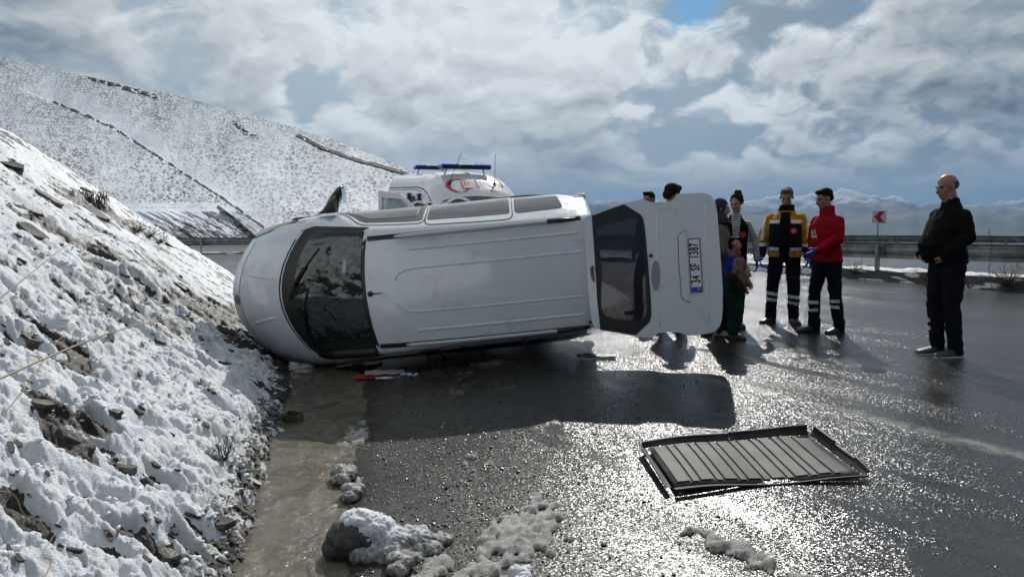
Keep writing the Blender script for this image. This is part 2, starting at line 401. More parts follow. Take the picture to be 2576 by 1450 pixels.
# ------------------------------------------------------------------ snow and rock surface materials
def snow_rock(name, rockc=((.014, .013, .012), (.062, .056, .047)), snowc=(.80, .83, .87), scale=1.0):
    m = bpy.data.materials.new(name); m.use_nodes = True; t = NT(m.node_tree); b = m.node_tree.nodes['Principled BSDF']
    pos = t.new('ShaderNodeTexCoord').outputs['Object']
    sn = t.new('ShaderNodeAttribute', attribute_name='snow').outputs['Fac']
    dirty = t.new('ShaderNodeAttribute', attribute_name='dirt').outputs['Fac']
    nz = t.noise(pos, 55*scale, 5, .65)
    k = t.ramp(t.m('ADD', sn, t.m('MULTIPLY', t.m('SUBTRACT', nz, .5), .5)), .35, .62)
    lay = t.noise(t.rotscale(pos, 33, (7*scale, 22*scale, 40*scale), 'y'), 1, 6, .7)
    rock = t.mix(t.ramp(lay, .35, .7), rockc[0], rockc[1])
    specks = t.ramp(t.noise(pos, 150*scale, 3, .6), .60, .68)
    sc_ = t.mix(t.m('MULTIPLY', dirty, t.ramp(t.noise(pos, 13*scale, 6, .7), .42, .68)), snowc, (.27, .24, .19))
    sc_ = t.mix(t.m('MULTIPLY', t.m('MULTIPLY', specks, dirty), .6), sc_, (.10, .09, .07))
    t.put(b.inputs['Base Color'], t.mix(k, rock, sc_))
    t.put(b.inputs['Roughness'], t.ramp(k, 0, 1, .48, .62))
    b.inputs['Specular IOR Level'].default_value = .35
    h = t.mix(k, lay, t.noise(pos, 95*scale, 5, .7))
    t.l.new(t.bump(h, 1.0, .014/scale), b.inputs['Normal'])
    return m
M_BANK = snow_rock('snow over shale')
M_ROCK = snow_rock('bare shale')     # used by loose stones, their snow attribute is 0 unless given

# ------------------------------------------------------------------ the near bank
def _bare():
    out = []
    for (u, v, ru) in [(178, 1074, 62), (150, 1100, 60), (169, 879, 34), (38, 951, 40), (211, 930, 48), (279, 1112, 36), (190, 1158, 38), (211, 1256, 44), (25, 1294, 50), (60, 1340, 40), (330, 1382, 45), (461, 1391, 42), (503, 1357, 40), (283, 1429, 36),
                       (499, 913, 24), (444, 1188, 28), (406, 1230, 24), (85, 1382, 36), (24, 418, 34), (76, 398, 22), (88, 490, 26), (200, 514, 40), (264, 546, 34), (48, 530, 22), (92, 546, 30), (76, 582, 26), (148, 522, 18), (252, 634, 24), (216, 578, 18),
                       (276, 666, 18), (332, 762, 28), (412, 694, 20), (440, 754, 30), (500, 790, 34), (540, 820, 40), (356, 798, 22), (424, 810, 24), (80, 806, 28), (80, 858, 42), (172, 870, 26), (24, 830, 30), (580, 1060, 22), (600, 1180, 22), (640, 980, 26), (530, 1100, 16)]:
        d = dirv(u, v); t_ = np.linspace(1.2, 25, 2400); X = d[0]*t_; Y = d[1]*t_
        i = int(np.argmax(CAM_H+d[2]*t_ < .66*(toe(Y)-X)-.22)); out.append((float(X[i]), float(Y[i]), float(ru*t_[i]/1800)))
    return out
BARE = _bare()
def bank_parts(X, Y):
    """returns z, snow mask, dirt"""
    s = toe(Y)-X                                       # distance up the bank
    sw = s+.10*fbm(X*1.3, Y*1.3, 3, 6)
    d = np.hypot(X, Y)
    base = gz(X, Y)*0-.20+.0*s
    up = np.where(sw > 0, .66*sw-.10*(1-np.exp(-np.maximum(sw, 0)*2)), .9*sw)
    up = up-.035*np.maximum(sw-4.6, 0)**2
    far = ss(7, 12, Y)
    base = base+.16*far
    broad = .22*fbm(X*.55+3, Y*.45, 4, 2)*ss(.2, 1.6, sw)
    # shale ledges: beds that run down the slope, stepped
    a = (Y*1.0+.25*s+.35*fbm(X*1.1, Y*1.1, 3, 31))
    led = np.abs(((a*2.1+.5*fbm(s*.9, Y*2.2, 3, 12)) % 1.0)-.5)*2
    led2 = np.abs(((a*6.7+.8*fbm(s*1.7, Y*4, 3, 14)) % 1.0)-.5)*2
    ex = fbm(s*.85+Y*.25, Y*2.3, 5, 51)                # stretched along the fall line
    rock = base+up+broad+.07*led*ss(.1, .5, sw)+.035*led2+.045*billow(X*6, Y*11, 4, 3)-.02
    # snow blanket
    clump_near = 1-ss(6.5, 10.5, d)
    low = 1-ss(.9, 3.2, s-.12*(Y-3))
    cl = np.clip(clump_near*(.35+.65*low), 0, 1)
    c1, _ = cells(X*12+.7*perlin(X*7, Y*7, 4), Y*12, 5); c2, _ = cells(X*27+.5*perlin(X*30, Y*30, 9), Y*27+.6*perlin(X*13, Y*13, 1), 8)
    b1 = np.sqrt(np.clip(1-(c1/.80)**2, 0, 1)); b2 = np.sqrt(np.clip(1-(c2/.85)**2, 0, 1))
    lump = .064*b1*(.8+.9*fbm(X*3, Y*3, 2, 44))+.030*b2*(.8+.9*fbm(X*6, Y*6, 2, 45))+.030*fbm(X*9, Y*9, 2, 46)+.018*fbm(X*40, Y*40, 3, 10)
    smooth = .025*fbm(s*2+Y, Y*6, 3, 15)+.014*fbm(X*14, Y*14, 3, 18)
    rel = smooth*(1-.6*cl)+lump*(.15+.85*cl)
    edge = ss(-.02, .35, s+.12*fbm(X*2, Y*2, 3, 88))
    th = .065-.30*np.clip(ex-.13-.05*(1-cl), 0, 9)-.16*np.clip(fbm(X*3.1, Y*4.6, 4, 61)-.20, 0, 9)-.14*np.clip(led-.90, 0, 1)*4*(.3+ex)
    th = th-.12*(1-edge)
    nb = 1.0+1.6*fbm(X*4.5, Y*6.5, 4, 66)
    for (cx_, cy_, r_) in BARE:
        dd = ((Y-cy_)/(r_*.62))**2+((X-cx_)/(r_*1.25))**2
        th = th-.17*np.exp(-dd)*np.clip(nb, 0, 2.2)
    # dug-up ground by the nose of the car
    th = th-.25*np.exp(-(((X+3.05)/.55)**2+((Y-8.3)/1.5)**2))*(.75+1.2*fbm(X*3, Y*3, 4, 66))
    th = th-.16*np.exp(-(((X+3.35)/.9)**2+((Y-7.2)/.9)**2))*(.2+2.0*fbm(X*2.5, Y*2.5, 4, 67))
    snow_z = rock*0+base+up+broad+th+rel+.02*led
    k = snow_z-rock
    z = np.maximum(rock, snow_z)
    mask = ss(-.012, .012, k)
    dirt = np.clip(.10+.9*(1-edge)+.9*np.exp(-(((X+3.1)/1.1)**2+((Y-7.6)/1.9)**2))+.25*ss(.1, .4, fbm(X*1.2, Y*1.2, 3, 71)), 0, 1)
    return z, mask, dirt
def bank():
    aa = np.concatenate([np.linspace(-200, -78, 90)[:-1], np.linspace(-78, -46, 90)[:-1], np.linspace(-46, -5, 470)])*np.pi/180
    rr = np.concatenate([np.geomspace(.8, 2.2, 50)[:-1], np.geomspace(2.2, 10, 430)[:-1], np.geomspace(10, 34, 190)])
    A, R = np.meshgrid(aa, rr, indexing='ij'); X = np.sin(A)*R; Y = np.cos(A)*R
    Z, mask, dirt = bank_parts(X, Y)
    s = toe(Y)-X
    # keep only what belongs to the bank
    ok = (s > -.16) & (s < 9.5) & (Y > -8) & (Y < 33)
    keep = ok[:-1, :-1] & ok[1:, :-1] & ok[1:, 1:] & ok[:-1, 1:]
    me, used = grid_mesh('snow_bank', np.stack([X, Y, Z], -1)[:, ::-1], keep[:, ::-1])
    order = np.arange(X.size).reshape(X.shape)[:, ::-1].ravel()
    attr(me, 'snow', mask.ravel()[order][used]); attr(me, 'dirt', dirt.ravel()[order][used])
    return put('snow_bank', me, M_BANK, smooth=True, kind='structure')
bank()

# ------------------------------------------------------------------ the big hill across the bend
HU = np.array([-2600, -1200, -300, 0, 150, 300, 450, 600, 750, 850, 950, 1050, 1150, 1250, 1350, 1470, 1600])
HV = np.array([60, 80, 120, 148, 178, 215, 245, 285, 325, 357, 395, 438, 478, 515, 548, 596, 612])
def segdist(U, V, pts):
    best = np.full(U.shape, 1e9); side = np.zeros(U.shape)
    for (x0, y0), (x1, y1) in zip(pts[:-1], pts[1:]):
        dx_, dy_ = x1-x0, y1-y0; L = dx_*dx_+dy_*dy_
        t_ = np.clip(((U-x0)*dx_+(V-y0)*dy_)/L, 0, 1)
        d = np.hypot(U-x0-t_*dx_, V-y0-t_*dy_); m = d < best
        sg = np.sign((U-x0)*dy_-(V-y0)*dx_)
        best = np.where(m, d, best); side = np.where(m, sg, side)
    return best, side
def hill():
    u = np.concatenate([np.linspace(-2600, -60, 80)[:-1], np.linspace(-60, 1480, 760)])
    tt = np.linspace(0, 1, 400)
    U, T = np.meshgrid(u, tt, indexing='ij')
    crest = np.interp(U, HU, HV)+3.5*fbm(U/55, U*0, 4, 3)
    foot = 606.0
    V = foot+(crest-foot)*T
    az = np.arctan((U-1288)/1800.0)
    # distance grows with height; the cut and its bench are steeper and flatter
    hgt = np.clip((foot-V), 0, None)
    rbase = np.interp(hgt, [0, 14, 74, 82, 96, 150, 250, 460], [52, 54, 64, 70, 78, 105, 165, 300])
    # valleys between the spurs
    g1, s1 = segdist(U, V, [(700, 600), (560, 500), (300, 330), (160, 268)])
    g2, s2 = segdist(U, V, [(1120, 540), (1020, 440), (900, 408), (815, 378), (760, 350)])
    R = rbase+6*fbm(U/160+V/90, V/50, 4, 5)*T
    R = R+np.where(s1 > 0, -1, 1)*np.exp(-g1/75.0)*6*T
    o1w = 10+6*fbm(U/18, V/18, 3, 61)
    o1 = np.where(s1 > 0, 0, 1)*(1-ss(o1w*.45, o1w, g1))*(fbm(U/14, V/14, 4, 62) > -.12)*(U < 668)
    o2w = 12+6*fbm(U/18, V/18, 3, 63)
    o2 = np.where(s2 > 0, 0, 1)*(1-ss(o2w*.45, o2w, g2))*(U < 1040)*(fbm(U/16, V/16, 4, 162) > -.25)
    g3, s3 = segdist(U, V, [(252, 205), (330, 228), (410, 250)])
    o3 = (1-ss(3, 8, g3))*(fbm(U/14, V/9, 3, 64) > -.05)
    g4, s4 = segdist(U, V, [(560, 520), (600, 550), (645, 590)])
    o4 = (1-ss(5, 12, g4+5*fbm(U/12, V/12, 3, 99)))*(s4 < 0)
    g5, s5 = segdist(U, V, [(600, 310), (625, 335), (655, 350)])
    o5 = (1-ss(3, 7, g5))*(fbm(U/9, V/7, 3, 65) > .05)
    cut = ss(260, 300, U)*(1-ss(600, 660, U+(V-560)*-.6))*ss(519, 526, V)
    cut2 = ss(262, 300, U)*(1-ss(430, 600, U+(V-500)*-2.2))*ss(474, 480, V)*(1-ss(508, 512, V))
    road_ = ss(270, 300, U)*(1-ss(545, 585, U))*ss(508, 512, V)*(1-ss(519, 523, V))
    rockm = np.clip(o1+o2+o3+o4+o5, 0, 1)
    R = R-rockm*1.4
    # gully and rill relief of the cut face
    phase = (U*.55+(V-560)*-1.0)/13.0
    rill = fbm(phase, (U*.5+V)/120.0, 4, 9)
    R = R+cut*(1.2*rill)
    Z = CAM_H+R*(552-V)/1800.0/np.cos(az)*1.0
    X = np.sin(az)*R; Y = np.cos(az)*R
    Z = CAM_H+(552-V)/1800.0*Y
    # beyond the crest the ground falls away
    me, used = grid_mesh('hill', np.stack([X, Y, Z], -1)[:, ::-1])
    idx = np.arange(U.size).reshape(U.shape)[:, ::-1].ravel()[used]
    attr(me, 'rock', rockm.ravel()[idx]); attr(me, 'cut', np.clip(cut, 0, 1).ravel()[idx]); attr(me, 'cut2', cut2.ravel()[idx])
    attr(me, 'bench', road_.ravel()[idx])
    bright = np.clip(np.exp(-(g1/55.0)**2)*(s1 < 0)*1.0+.65*np.exp(-((U-1000)/160)**2-((V-520)/38)**2), 0, 1)
    attr(me, 'clean', bright.ravel()[idx])
    uvl = me.attributes.new('hu', 'FLOAT_VECTOR', 'POINT')
    co = np.stack([U, V, U*0], -1).reshape(-1, 3)[idx]/100.0
    uvl.data.foreach_set('vector', co.astype(np.float32).ravel())
    m = bpy.data.materials.new('snowy hillside with tussocks'); m.use_nodes = True; t = NT(m.node_tree); b = m.node_tree.nodes['Principled BSDF']
    b.inputs['Roughness'].default_value = .8; b.inputs['Specular IOR Level'].default_value = .2
    hu = t.new('ShaderNodeAttribute', attribute_name='hu').outputs['Vector']
    def A(n): return t.new('ShaderNodeAttribute', attribute_name=n).outputs['Fac']
    sph = t.new('ShaderNodeSeparateXYZ'); t.l.new(hu, sph.inputs[0])
    # tussocks: dark dashes that lie along the contour, row under row
    warp = t.vm('SCALE', t.noise(hu, 2.2, 3, .6, out=1), sc=.30)
    hv = t.vm('ADD', hu, warp)
    hw = t.vm('ADD', hu, t.vm('SCALE', t.noise(hu, 5.0, 3, .6, out=1), sc=.10))
    n1_ = t.noise(t.mapping(hv, scale=(6.5, 17, 1)), 1, 3, .62)
    n3_ = t.noise(t.mapping(hv, scale=(3.6, 34, 1)), 1, 3, .6)
    va = t.voro(t.mapping(hw, scale=(7.2, 13.5, 1)), 1, dim='2D', rnd=1.0); vb = t.voro(t.mapping(hw, scale=(12.5, 22, 1)), 1, dim='2D', rnd=1.0)
    ragged = t.m('MULTIPLY', t.m('SUBTRACT', t.noise(t.mapping(hu, scale=(14, 26, 1)), 1, 4, .7), .5), .55)
    high = t.ramp(sph.outputs[1], 2.4, 4.6)         # 0 far up, 1 low and near
    ta = t.ramp(t.m('ADD', va, ragged), .24, .38, 1, 0); tb_ = t.ramp(t.m('ADD', vb, ragged), .25, .42, 1, 0)
    tus = t.m('MAXIMUM', t.m('MULTIPLY', ta, t.ramp(high, 0, 1, .25, 1)), t.m('MULTIPLY', tb_, t.ramp(high, 0, 1, .85, .45)))
    tus = t.m('MAXIMUM', tus, t.m('MULTIPLY', t.ramp(n3_, .52, .62), t.ramp(high, 0, 1, .75, .6)))
    dens_ = t.m('MULTIPLY', t.ramp(t.noise(hu, .8, 4, .6), .34, .60, .45, 1.0), t.ramp(t.noise(hu, 5, 3, .6), .36, .56, .35, 1.0))
    tus = t.m('MULTIPLY', t.m('MULTIPLY', tus, dens_), t.ramp(A('clean'), 0, 1, 1, .30))
    tus = t.m('MULTIPLY', tus, t.m('SUBTRACT', 1.0, t.m('MAXIMUM', A('bench'), A('cut'))))
    strat = t.noise(t.rotscale(hv, -35, (3.6, 17, 1)), 1, 7, .78)
    cutd = t.m('MULTIPLY', A('cut'), t.ramp(t.m('ADD', strat, t.ramp(sph.outputs[1], 5.25, 5.95, -.10, .06)), .50, .56))
    cutd2 = t.m('MULTIPLY', A('cut2'), t.ramp(strat, .56, .64))
    dark = t.m('MAXIMUM', t.m('MAXIMUM', tus, cutd), t.m('MAXIMUM', cutd2, t.m('MULTIPLY', A('bench'), t.m('MULTIPLY', t.ramp(n3_, .56, .62), .5))))
    rk = t.ramp(t.m('ADD', A('rock'), t.m('MULTIPLY', t.m('SUBTRACT', t.noise(hu, 11, 5, .7), .5), .9)), .42, .6)
    snowc = t.mix(t.ramp(t.noise(hu, 1.3, 5, .6), .3, .7), (.52, .57, .64), (.68, .73, .78))
    c = t.mix(t.m('MULTIPLY', dark, .93), snowc, t.mix(t.ramp(n1_, .55, .7), (.040, .040, .034), (.015, .016, .016)))
    c = t.mix(rk, c, t.mix(t.ramp(strat, .4, .65), (.018, .016, .013), (.085, .073, .055)))
    t.put(b.inputs['Base Color'], c)
    t.l.new(t.bump(t.m('MULTIPLY', t.m('SUBTRACT', 1.0, dark), 1.0), .5, .35), b.inputs['Normal'])
    return put('hill', me, m, smooth=True, kind='structure')
hill()
# ================================================================== THINGS
# ------------------------------------------------------------------ shared shape tools
class MB:
    def __init__(s): s.v = []; s.f = []; s.mi = []; s.cur = 0
    def add(s, v, f):
        o = len(s.v); s.v += [tuple(map(float, p)) for p in v]; s.f += [tuple(o+i for i in q) for q in f]; s.mi += [s.cur]*len(f); return s
    def box(s, c, d, M=None):
        v = [Vector(((i*2-1)*d[0]/2, (j*2-1)*d[1]/2, (k*2-1)*d[2]/2)) for k in (0, 1) for j in (0, 1) for i in (0, 1)]
        v = [(M @ p if M else p)+Vector(c) for p in v]
        return s.add(v, [(0, 2, 3, 1), (4, 5, 7, 6), (0, 1, 5, 4), (1, 3, 7, 5), (3, 2, 6, 7), (2, 0, 4, 6)])
    def tube(s, pts, r, n=8, caps=True, flat=1.0, up=None):
        pts = [Vector(p) for p in pts]; rs = r if isinstance(r, (list, tuple)) else [r]*len(pts); V = []; prev = None
        for i, p in enumerate(pts):
            d = (pts[min(i+1, len(pts)-1)]-pts[max(i-1, 0)]).normalized()
            if prev is None:
                a = Vector(up) if up else (Vector((0, 0, 1)) if abs(d.z) < .9 else Vector((1, 0, 0)))
            else: a = prev
            a = (a-d*a.dot(d)).normalized(); prev = a; b = d.cross(a)
            V += [p+(a*math.cos(2*math.pi*k/n)*flat+b*math.sin(2*math.pi*k/n))*rs[i] for k in range(n)]
        F = [(i*n+k, i*n+(k+1) % n, (i+1)*n+(k+1) % n, (i+1)*n+k) for i in range(len(pts)-1) for k in range(n)]
        if caps: F += [tuple(range(n-1, -1, -1)), tuple((len(pts)-1)*n+k for k in range(n))]
        return s.add(V, F)
    def lathe(s, prof, c=(0, 0, 0), axis='z', n=24):
        V = []
        for r, h in prof:
            for k in range(n):
                a = 2*math.pi*k/n; x, y = r*math.cos(a), r*math.sin(a)
                p = {'z': (x, y, h), 'y': (x, h, y), 'x': (h, x, y)}[axis]
                V.append((p[0]+c[0], p[1]+c[1], p[2]+c[2]))
        F = [(i*n+k, i*n+(k+1) % n, (i+1)*n+(k+1) % n, (i+1)*n+k) for i in range(len(prof)-1) for k in range(n)]
        return s.add(V, F+[tuple(range(n-1, -1, -1)), tuple((len(prof)-1)*n+k for k in range(n))])
    def prism(s, poly, vec):
        n = len(poly); a = [Vector(p) for p in poly]; v = Vector(vec)
        return s.add(a+[p+v for p in a], [tuple(range(n-1, -1, -1)), tuple(range(n, 2*n))]+[(k, (k+1) % n, n+(k+1) % n, n+k) for k in range(n)])
    def build(s, name, mats, parent=None, smooth=False, bevel=0, **props):
        me = mesh_of(name, s.v, s.f)
        o = put(name, me, mats, parent, smooth, **props)
        if any(s.mi): me.polygons.foreach_set('material_index', s.mi)
        if bevel:
            md = o.modifiers.new('b', 'BEVEL'); md.width = bevel; md.segments = 2; md.limit_method = 'ANGLE'
        if smooth or bevel: o.data.shade_smooth() if False else None
        return o
def fix_normals(o):
    bm = bmesh.new(); bm.from_mesh(o.data); bmesh.ops.recalc_face_normals(bm, faces=bm.faces); bm.to_mesh(o.data); bm.free(); return o
def plate_poly(name, loops, n, thick, mat, parent=None, **props):
    """flat sheet with outline loops[0] and holes loops[1:], thickened along -n"""
    bm = bmesh.new(); n = Vector(n); es = []
    for lp in loops:
        vs = [bm.verts.new(Vector(p)) for p in lp]
        es += [bm.edges.new((vs[i], vs[(i+1) % len(vs)])) for i in range(len(vs))]
    r = bmesh.ops.triangle_fill(bm, use_beauty=True, use_dissolve=False, edges=es, normal=n)
    fs = [f for f in bm.faces]
    ret = bmesh.ops.extrude_face_region(bm, geom=fs)
    vs = [v for v in ret['geom'] if isinstance(v, bmesh.types.BMVert)]
    bmesh.ops.translate(bm, verts=vs, vec=-n*thick)
    bmesh.ops.recalc_face_normals(bm, faces=bm.faces)
    me = bpy.data.meshes.new(name); bm.to_mesh(me); bm.free()
    return put(name, me, mat, parent, **props)
def text_mesh(name, body, size, mat, parent=None, extrude=.001, M=None, align='CENTER', bold=0.0, sx=1.0, **props):
    cu = bpy.data.curves.new('lettering', 'FONT'); cu.body = body; cu.size = size; cu.extrude = extrude; cu.offset = bold
    cu.align_x = align; cu.align_y = 'CENTER'; cu.resolution_u = 3; cu.space_character = 1.05
    tmp = bpy.data.objects.new('tmp', cu); COL.objects.link(tmp)
    dg = bpy.context.evaluated_depsgraph_get(); me = bpy.data.meshes.new_from_object(tmp.evaluated_get(dg))
    bpy.data.objects.remove(tmp); bpy.data.curves.remove(cu)
    me.name = name; me.transform(Matrix.Diagonal((sx, 1, 1, 1)))
    if M is not None: me.transform(M)
    return put(name, me, mat, parent, **props)
def frame_matrix(o, x, y):
    x = Vector(x).normalized(); y = Vector(y); y = (y-x*x.dot(y)).normalized(); z = x.cross(y)
    M = Matrix((x, y, z)).transposed().to_4x4(); M.translation = Vector(o); return M

# ------------------------------------------------------------------ materials
WHITE = pbr('white car paint', (.70, .75, .78), .20, spec=.5, coat=.8, dirt=(.44, .43, .40, .38), dscale=4.5, dlo=.52, dhi=.70, rvar=.08)
WHITE2 = pbr('white ambulance paint', (.80, .81, .81), .20, coat=.8, dirt=(.45, .43, .38, .3), dscale=2.2)
TRIM = pbr('black plastic trim', (.012, .012, .013), .42, var=.2)
RUBBER = pbr('rubber', (.016, .016, .016), .75, var=.3)
DGLASS = pbr('dark glass', (.005, .008, .011), .03, spec=.6, coat=.35)
SILVER = pbr('rail paint', (.50, .53, .55), .30, coat=.5)
GAPM = pbr('panel gap', (.010, .010, .011), .8)
HEADL = pbr('aged lamp cover', (.50, .47, .36), .12, coat=1.0, var=.15)
REDL = pbr('red lamp', (.35, .02, .02), .15, coat=1.0)
METAL = pbr('grey steel', (.35, .36, .36), .4, metal=.8)
INNER = pbr('dark cabin lining', (.030, .031, .033), .8, var=.3)
def tint_glass(name, tr, refl=1.0):
    m = bpy.data.materials.new(name); m.use_nodes = True; t = NT(m.node_tree); t.n.clear()
    tb = t.new('ShaderNodeBsdfTransparent'); tb.inputs[0].default_value = (*tr, 1)
    gb = t.new('ShaderNodeBsdfGlossy'); gb.inputs['Roughness'].default_value = .02; gb.inputs[0].default_value = (.9, .95, 1, 1)
    fr = t.new('ShaderNodeFresnel'); fr.inputs[0].default_value = 1.6
    mx = t.new('ShaderNodeMixShader'); t.l.new(t.m('MULTIPLY', fr.outputs[0], refl), mx.inputs[0]); t.l.new(tb.outputs[0], mx.inputs[1]); t.l.new(gb.outputs[0], mx.inputs[2])
    t.l.new(mx.outputs[0], t.new('ShaderNodeOutputMaterial').inputs[0]); return m
TGLASS = tint_glass('tinted tailgate glass', (.24, .24, .25))

# ------------------------------------------------------------------ the overturned van
VT = Vector((.792, 8.425, .905))
def _van_matrix(yaw=-.001, pitch=-.098, roll=.031):
    B = Matrix(((-1, 0, 0), (0, 0, -1), (0, -1, 0))).transposed()   # columns: forward, left, up of the van
    B = Matrix(((-1, 0, 0), (0, 0, -1), (0, -1, 0)))
    Rz = Matrix.Rotation(yaw, 3, 'Z'); Ry = Matrix.Rotation(pitch, 3, 'Y'); Rx = Matrix.Rotation(roll, 3, 'X')
    M = (Rz @ Ry @ Rx @ B).to_4x4(); M.translation = VT; return M
VM = _van_matrix(); VMI = VM.inverted()
van = empty('van', label='white van lying on its side across the wet road with its tailgate hanging open', category='van')
van.matrix_world = VM
_px = np.array([0, .12, 1.0, 1.9, 2.23, 2.6, 3.08, 3.3, 3.52, 3.66, 3.74])
_pz = np.array([1.655, 1.685, 1.70, 1.665, 1.615, 1.455, 1.235, 1.165, 1.07, .985, .90])
def van_pt(xi, v):
    """point on the outer skin; xi along the van, v = -11..11 round the section (0 = roof centre)"""
    zt = np.interp(xi, _px, _pz); sg = 1 if v >= 0 else -1; v = abs(v)
    ys = np.interp(xi, [0, .3, 1, 2.23, 3.08, 3.4, 3.74], [.555, .565, .575, .625, .745, .72, .655])
    yb = np.interp(xi, [0, .25, .8, 2.4, 2.95, 3.3, 3.74], [.715, .760, .772, .775, .785, .78, .70])
    zb = min(np.interp(xi, [0, 2.4, 3.1], [1.06, 1.0, .97]), zt-.17)
    c = [(-.35*ys, zt-.005), (0, zt), (.35*ys, zt-.005), (.70*ys, zt-.018), (.93*ys, zt-.04), (ys, zt-.10), ((ys+yb)/2+.015, (zt-.1+zb)/2), (yb, zb),
         (yb+.006, .62), (yb-.01, .36), (yb-.05, .23), (yb*.5, .2), (0, .2), (-.4*yb, .2)]
    i = min(int(v), 10); f = v-i
    i += 1
    # uniform quadratic spline centred on control i .. i+1
    def q(k, u):
        a, b, d = c[k-1], c[k], c[k+1]
        w0 = .5*(1-u)**2; w1 = .5+u*(1-u); w2 = .5*u*u
        return (w0*a[0]+w1*b[0]+w2*d[0], w0*a[1]+w1*b[1]+w2*d[1])
    u = f+.5
    y, z = q(i, u) if u <= 1 else q(i+1, u-1)
    k = np.interp(xi, [0, .1, 1.5, 2.23, 3.08, 3.74], [.0, .0, .0, .095, .30, .30])
    return Vector((xi-k*(y/.65)**2, sg*y, z))
def v_at(xi, y):
    lo, hi = 0.0, 5.0
    for _ in range(24):
        m_ = (lo+hi)/2
        if van_pt(xi, m_).y < abs(y): lo = m_
        else: hi = m_
    return lo if y >= 0 else -lo
def van_n(xi, v):
    a = van_pt(xi+.01, v)-van_pt(xi-.01, v); b = van_pt(xi, v+.02)-van_pt(xi, v-.02)
    n = a.cross(b)
    p = van_pt(xi, v)-Vector((xi-.2, 0, .8))
    n.normalize(); return n if n.dot(p) > 0 else -n
def van_body():
    xs = list(np.linspace(0, 3.74, 95)); vs = list(np.linspace(-11, 11, 177))[:-1]; rows = []
    ctr = Vector((0, 0, .62))
    base0 = [van_pt(0, v) for v in vs]
    for x_, s_ in ((.55, .90), (.50, .90), (.03, .915), (-.004, .935), (-.012, .985)):
        rows.append([Vector((x_, p.y*s_, .95+(p.z-.95)*s_)) for p in base0])
    for x in xs: rows.append([van_pt(x, v) for v in vs])
    last = rows[-1]
    for k in range(1, 8):
        a = k/7*math.pi/2; s_ = max(math.cos(a), .02)**.6
        rows.append([Vector((p.x+.06*math.sin(a), p.y*(.35+.65*s_) if k < 7 else p.y*.3, .58+(p.z-.58)*s_)) for p in last])
    n = len(vs); V = [p for r in rows for p in r]
    F = [(i*n+k, i*n+(k+1) % n, (i+1)*n+(k+1) % n, (i+1)*n+k) for i in range(len(rows)-1) for k in range(n)]
    F.append(tuple((len(rows)-1)*n+k for k in range(n))); F.append(tuple(range(n-1, -1, -1)))
    me = mesh_of('body', V, F); o = put('body', me, [WHITE, INNER], van, True)
    mi = [0]*len(F)
    for i in range(2):
        for k in range(n): mi[i*n+k] = 1
    mi[-1] = 1; me.polygons.foreach_set('material_index', mi)
    return fix_normals(o)
van_body()
SK_pt, SK_n = van_pt, van_n
def rounded(cs, r=.25, n=5):
    """corner-rounded closed outline from a few (a, b) corners"""
    out = []; m = len(cs)
    for i in range(m):
        p0, p1, p2 = (np.array(cs[(i-1) % m], float), np.array(cs[i], float), np.array(cs[(i+1) % m], float))
        a = p1+(p0-p1)*r; b = p1+(p2-p1)*r
        for k in range(n+1):
            t_ = k/n; out.append(tuple((1-t_)**2*a+2*t_*(1-t_)*p1+t_*t_*b))
    # densify the straights
    res = []
    for i in range(len(out)):
        p, q = np.array(out[i]), np.array(out[(i+1) % len(out)]); res.append(tuple(p))
        L = np.linalg.norm(q-p); k = int(L/.28)
        for j in range(1, k+1): res.append(tuple(p+(q-p)*j/(k+1)))
    return res
def patch(name, outline, off, mat, parent=van, rings=7, skirt=.012, bulge=0.0, **props):
    """panel laid on the skin: outline in (xi, v)"""
    O = np.array(outline, float); C = O.mean(0); V = []; n = len(O)
    for r in range(rings, 0, -1):
        t_ = r/rings
        for o_ in O:
            a = C+(o_-C)*t_; V.append(SK_pt(*a)+SK_n(*a)*(off+bulge*(1-t_**4)))
    V.append(SK_pt(*C)+SK_n(*C)*(off+bulge))
    for o_ in O: V.append(SK_pt(*o_)-SK_n(*o_)*skirt)
    for o_ in O: V.append(SK_pt(*o_)+SK_n(*o_)*off)
    F = [(i*n+k, (i+1)*n+k, (i+1)*n+(k+1) % n, i*n+(k+1) % n) for i in range(rings-1) for k in range(n)]
    F += [((rings-1)*n+k, rings*n, (rings-1)*n+(k+1) % n) for k in range(n)]
    b = rings*n+1
    F += [(b+n+k, b+n+(k+1) % n, b+(k+1) % n, b+k) for k in range(n)]
    o = put(name, mesh_of(name, V, F), mat, parent, True, **props); return fix_normals(o)
def ribbon(name, path, w, off, mat, parent=van, closed=False, h=.0, **props):
    """strip laid on the skin along a (xi, v) path"""
    P_ = [np.array(p, float) for p in path]; V = []; F = []; m = len(P_)
    for i, p in enumerate(P_):
        a = P_[(i-1) % m] if closed else P_[max(i-1, 0)]; b = P_[(i+1) % m] if closed else P_[min(i+1, m-1)]
        t_ = (SK_pt(*b)-SK_pt(*a)).normalized(); n_ = SK_n(*p); s_ = t_.cross(n_).normalized()
        c = SK_pt(*p)
        V += [c-s_*w/2-n_*.004, c-s_*w/2+n_*off, c+n_*(off+h), c+s_*w/2+n_*off, c+s_*w/2-n_*.004]
    for i in range(m if closed else m-1):
        j = (i+1) % m
        F += [(i*5+k, i*5+k+1, j*5+k+1, j*5+k) for k in range(4)]
    o = put(name, mesh_of(name, V, F), mat, parent, **props); return fix_normals(o)
def strip(x0, x1, y, n=14): return [(x, v_at(x, y)) for x in np.linspace(x0, x1, n)]
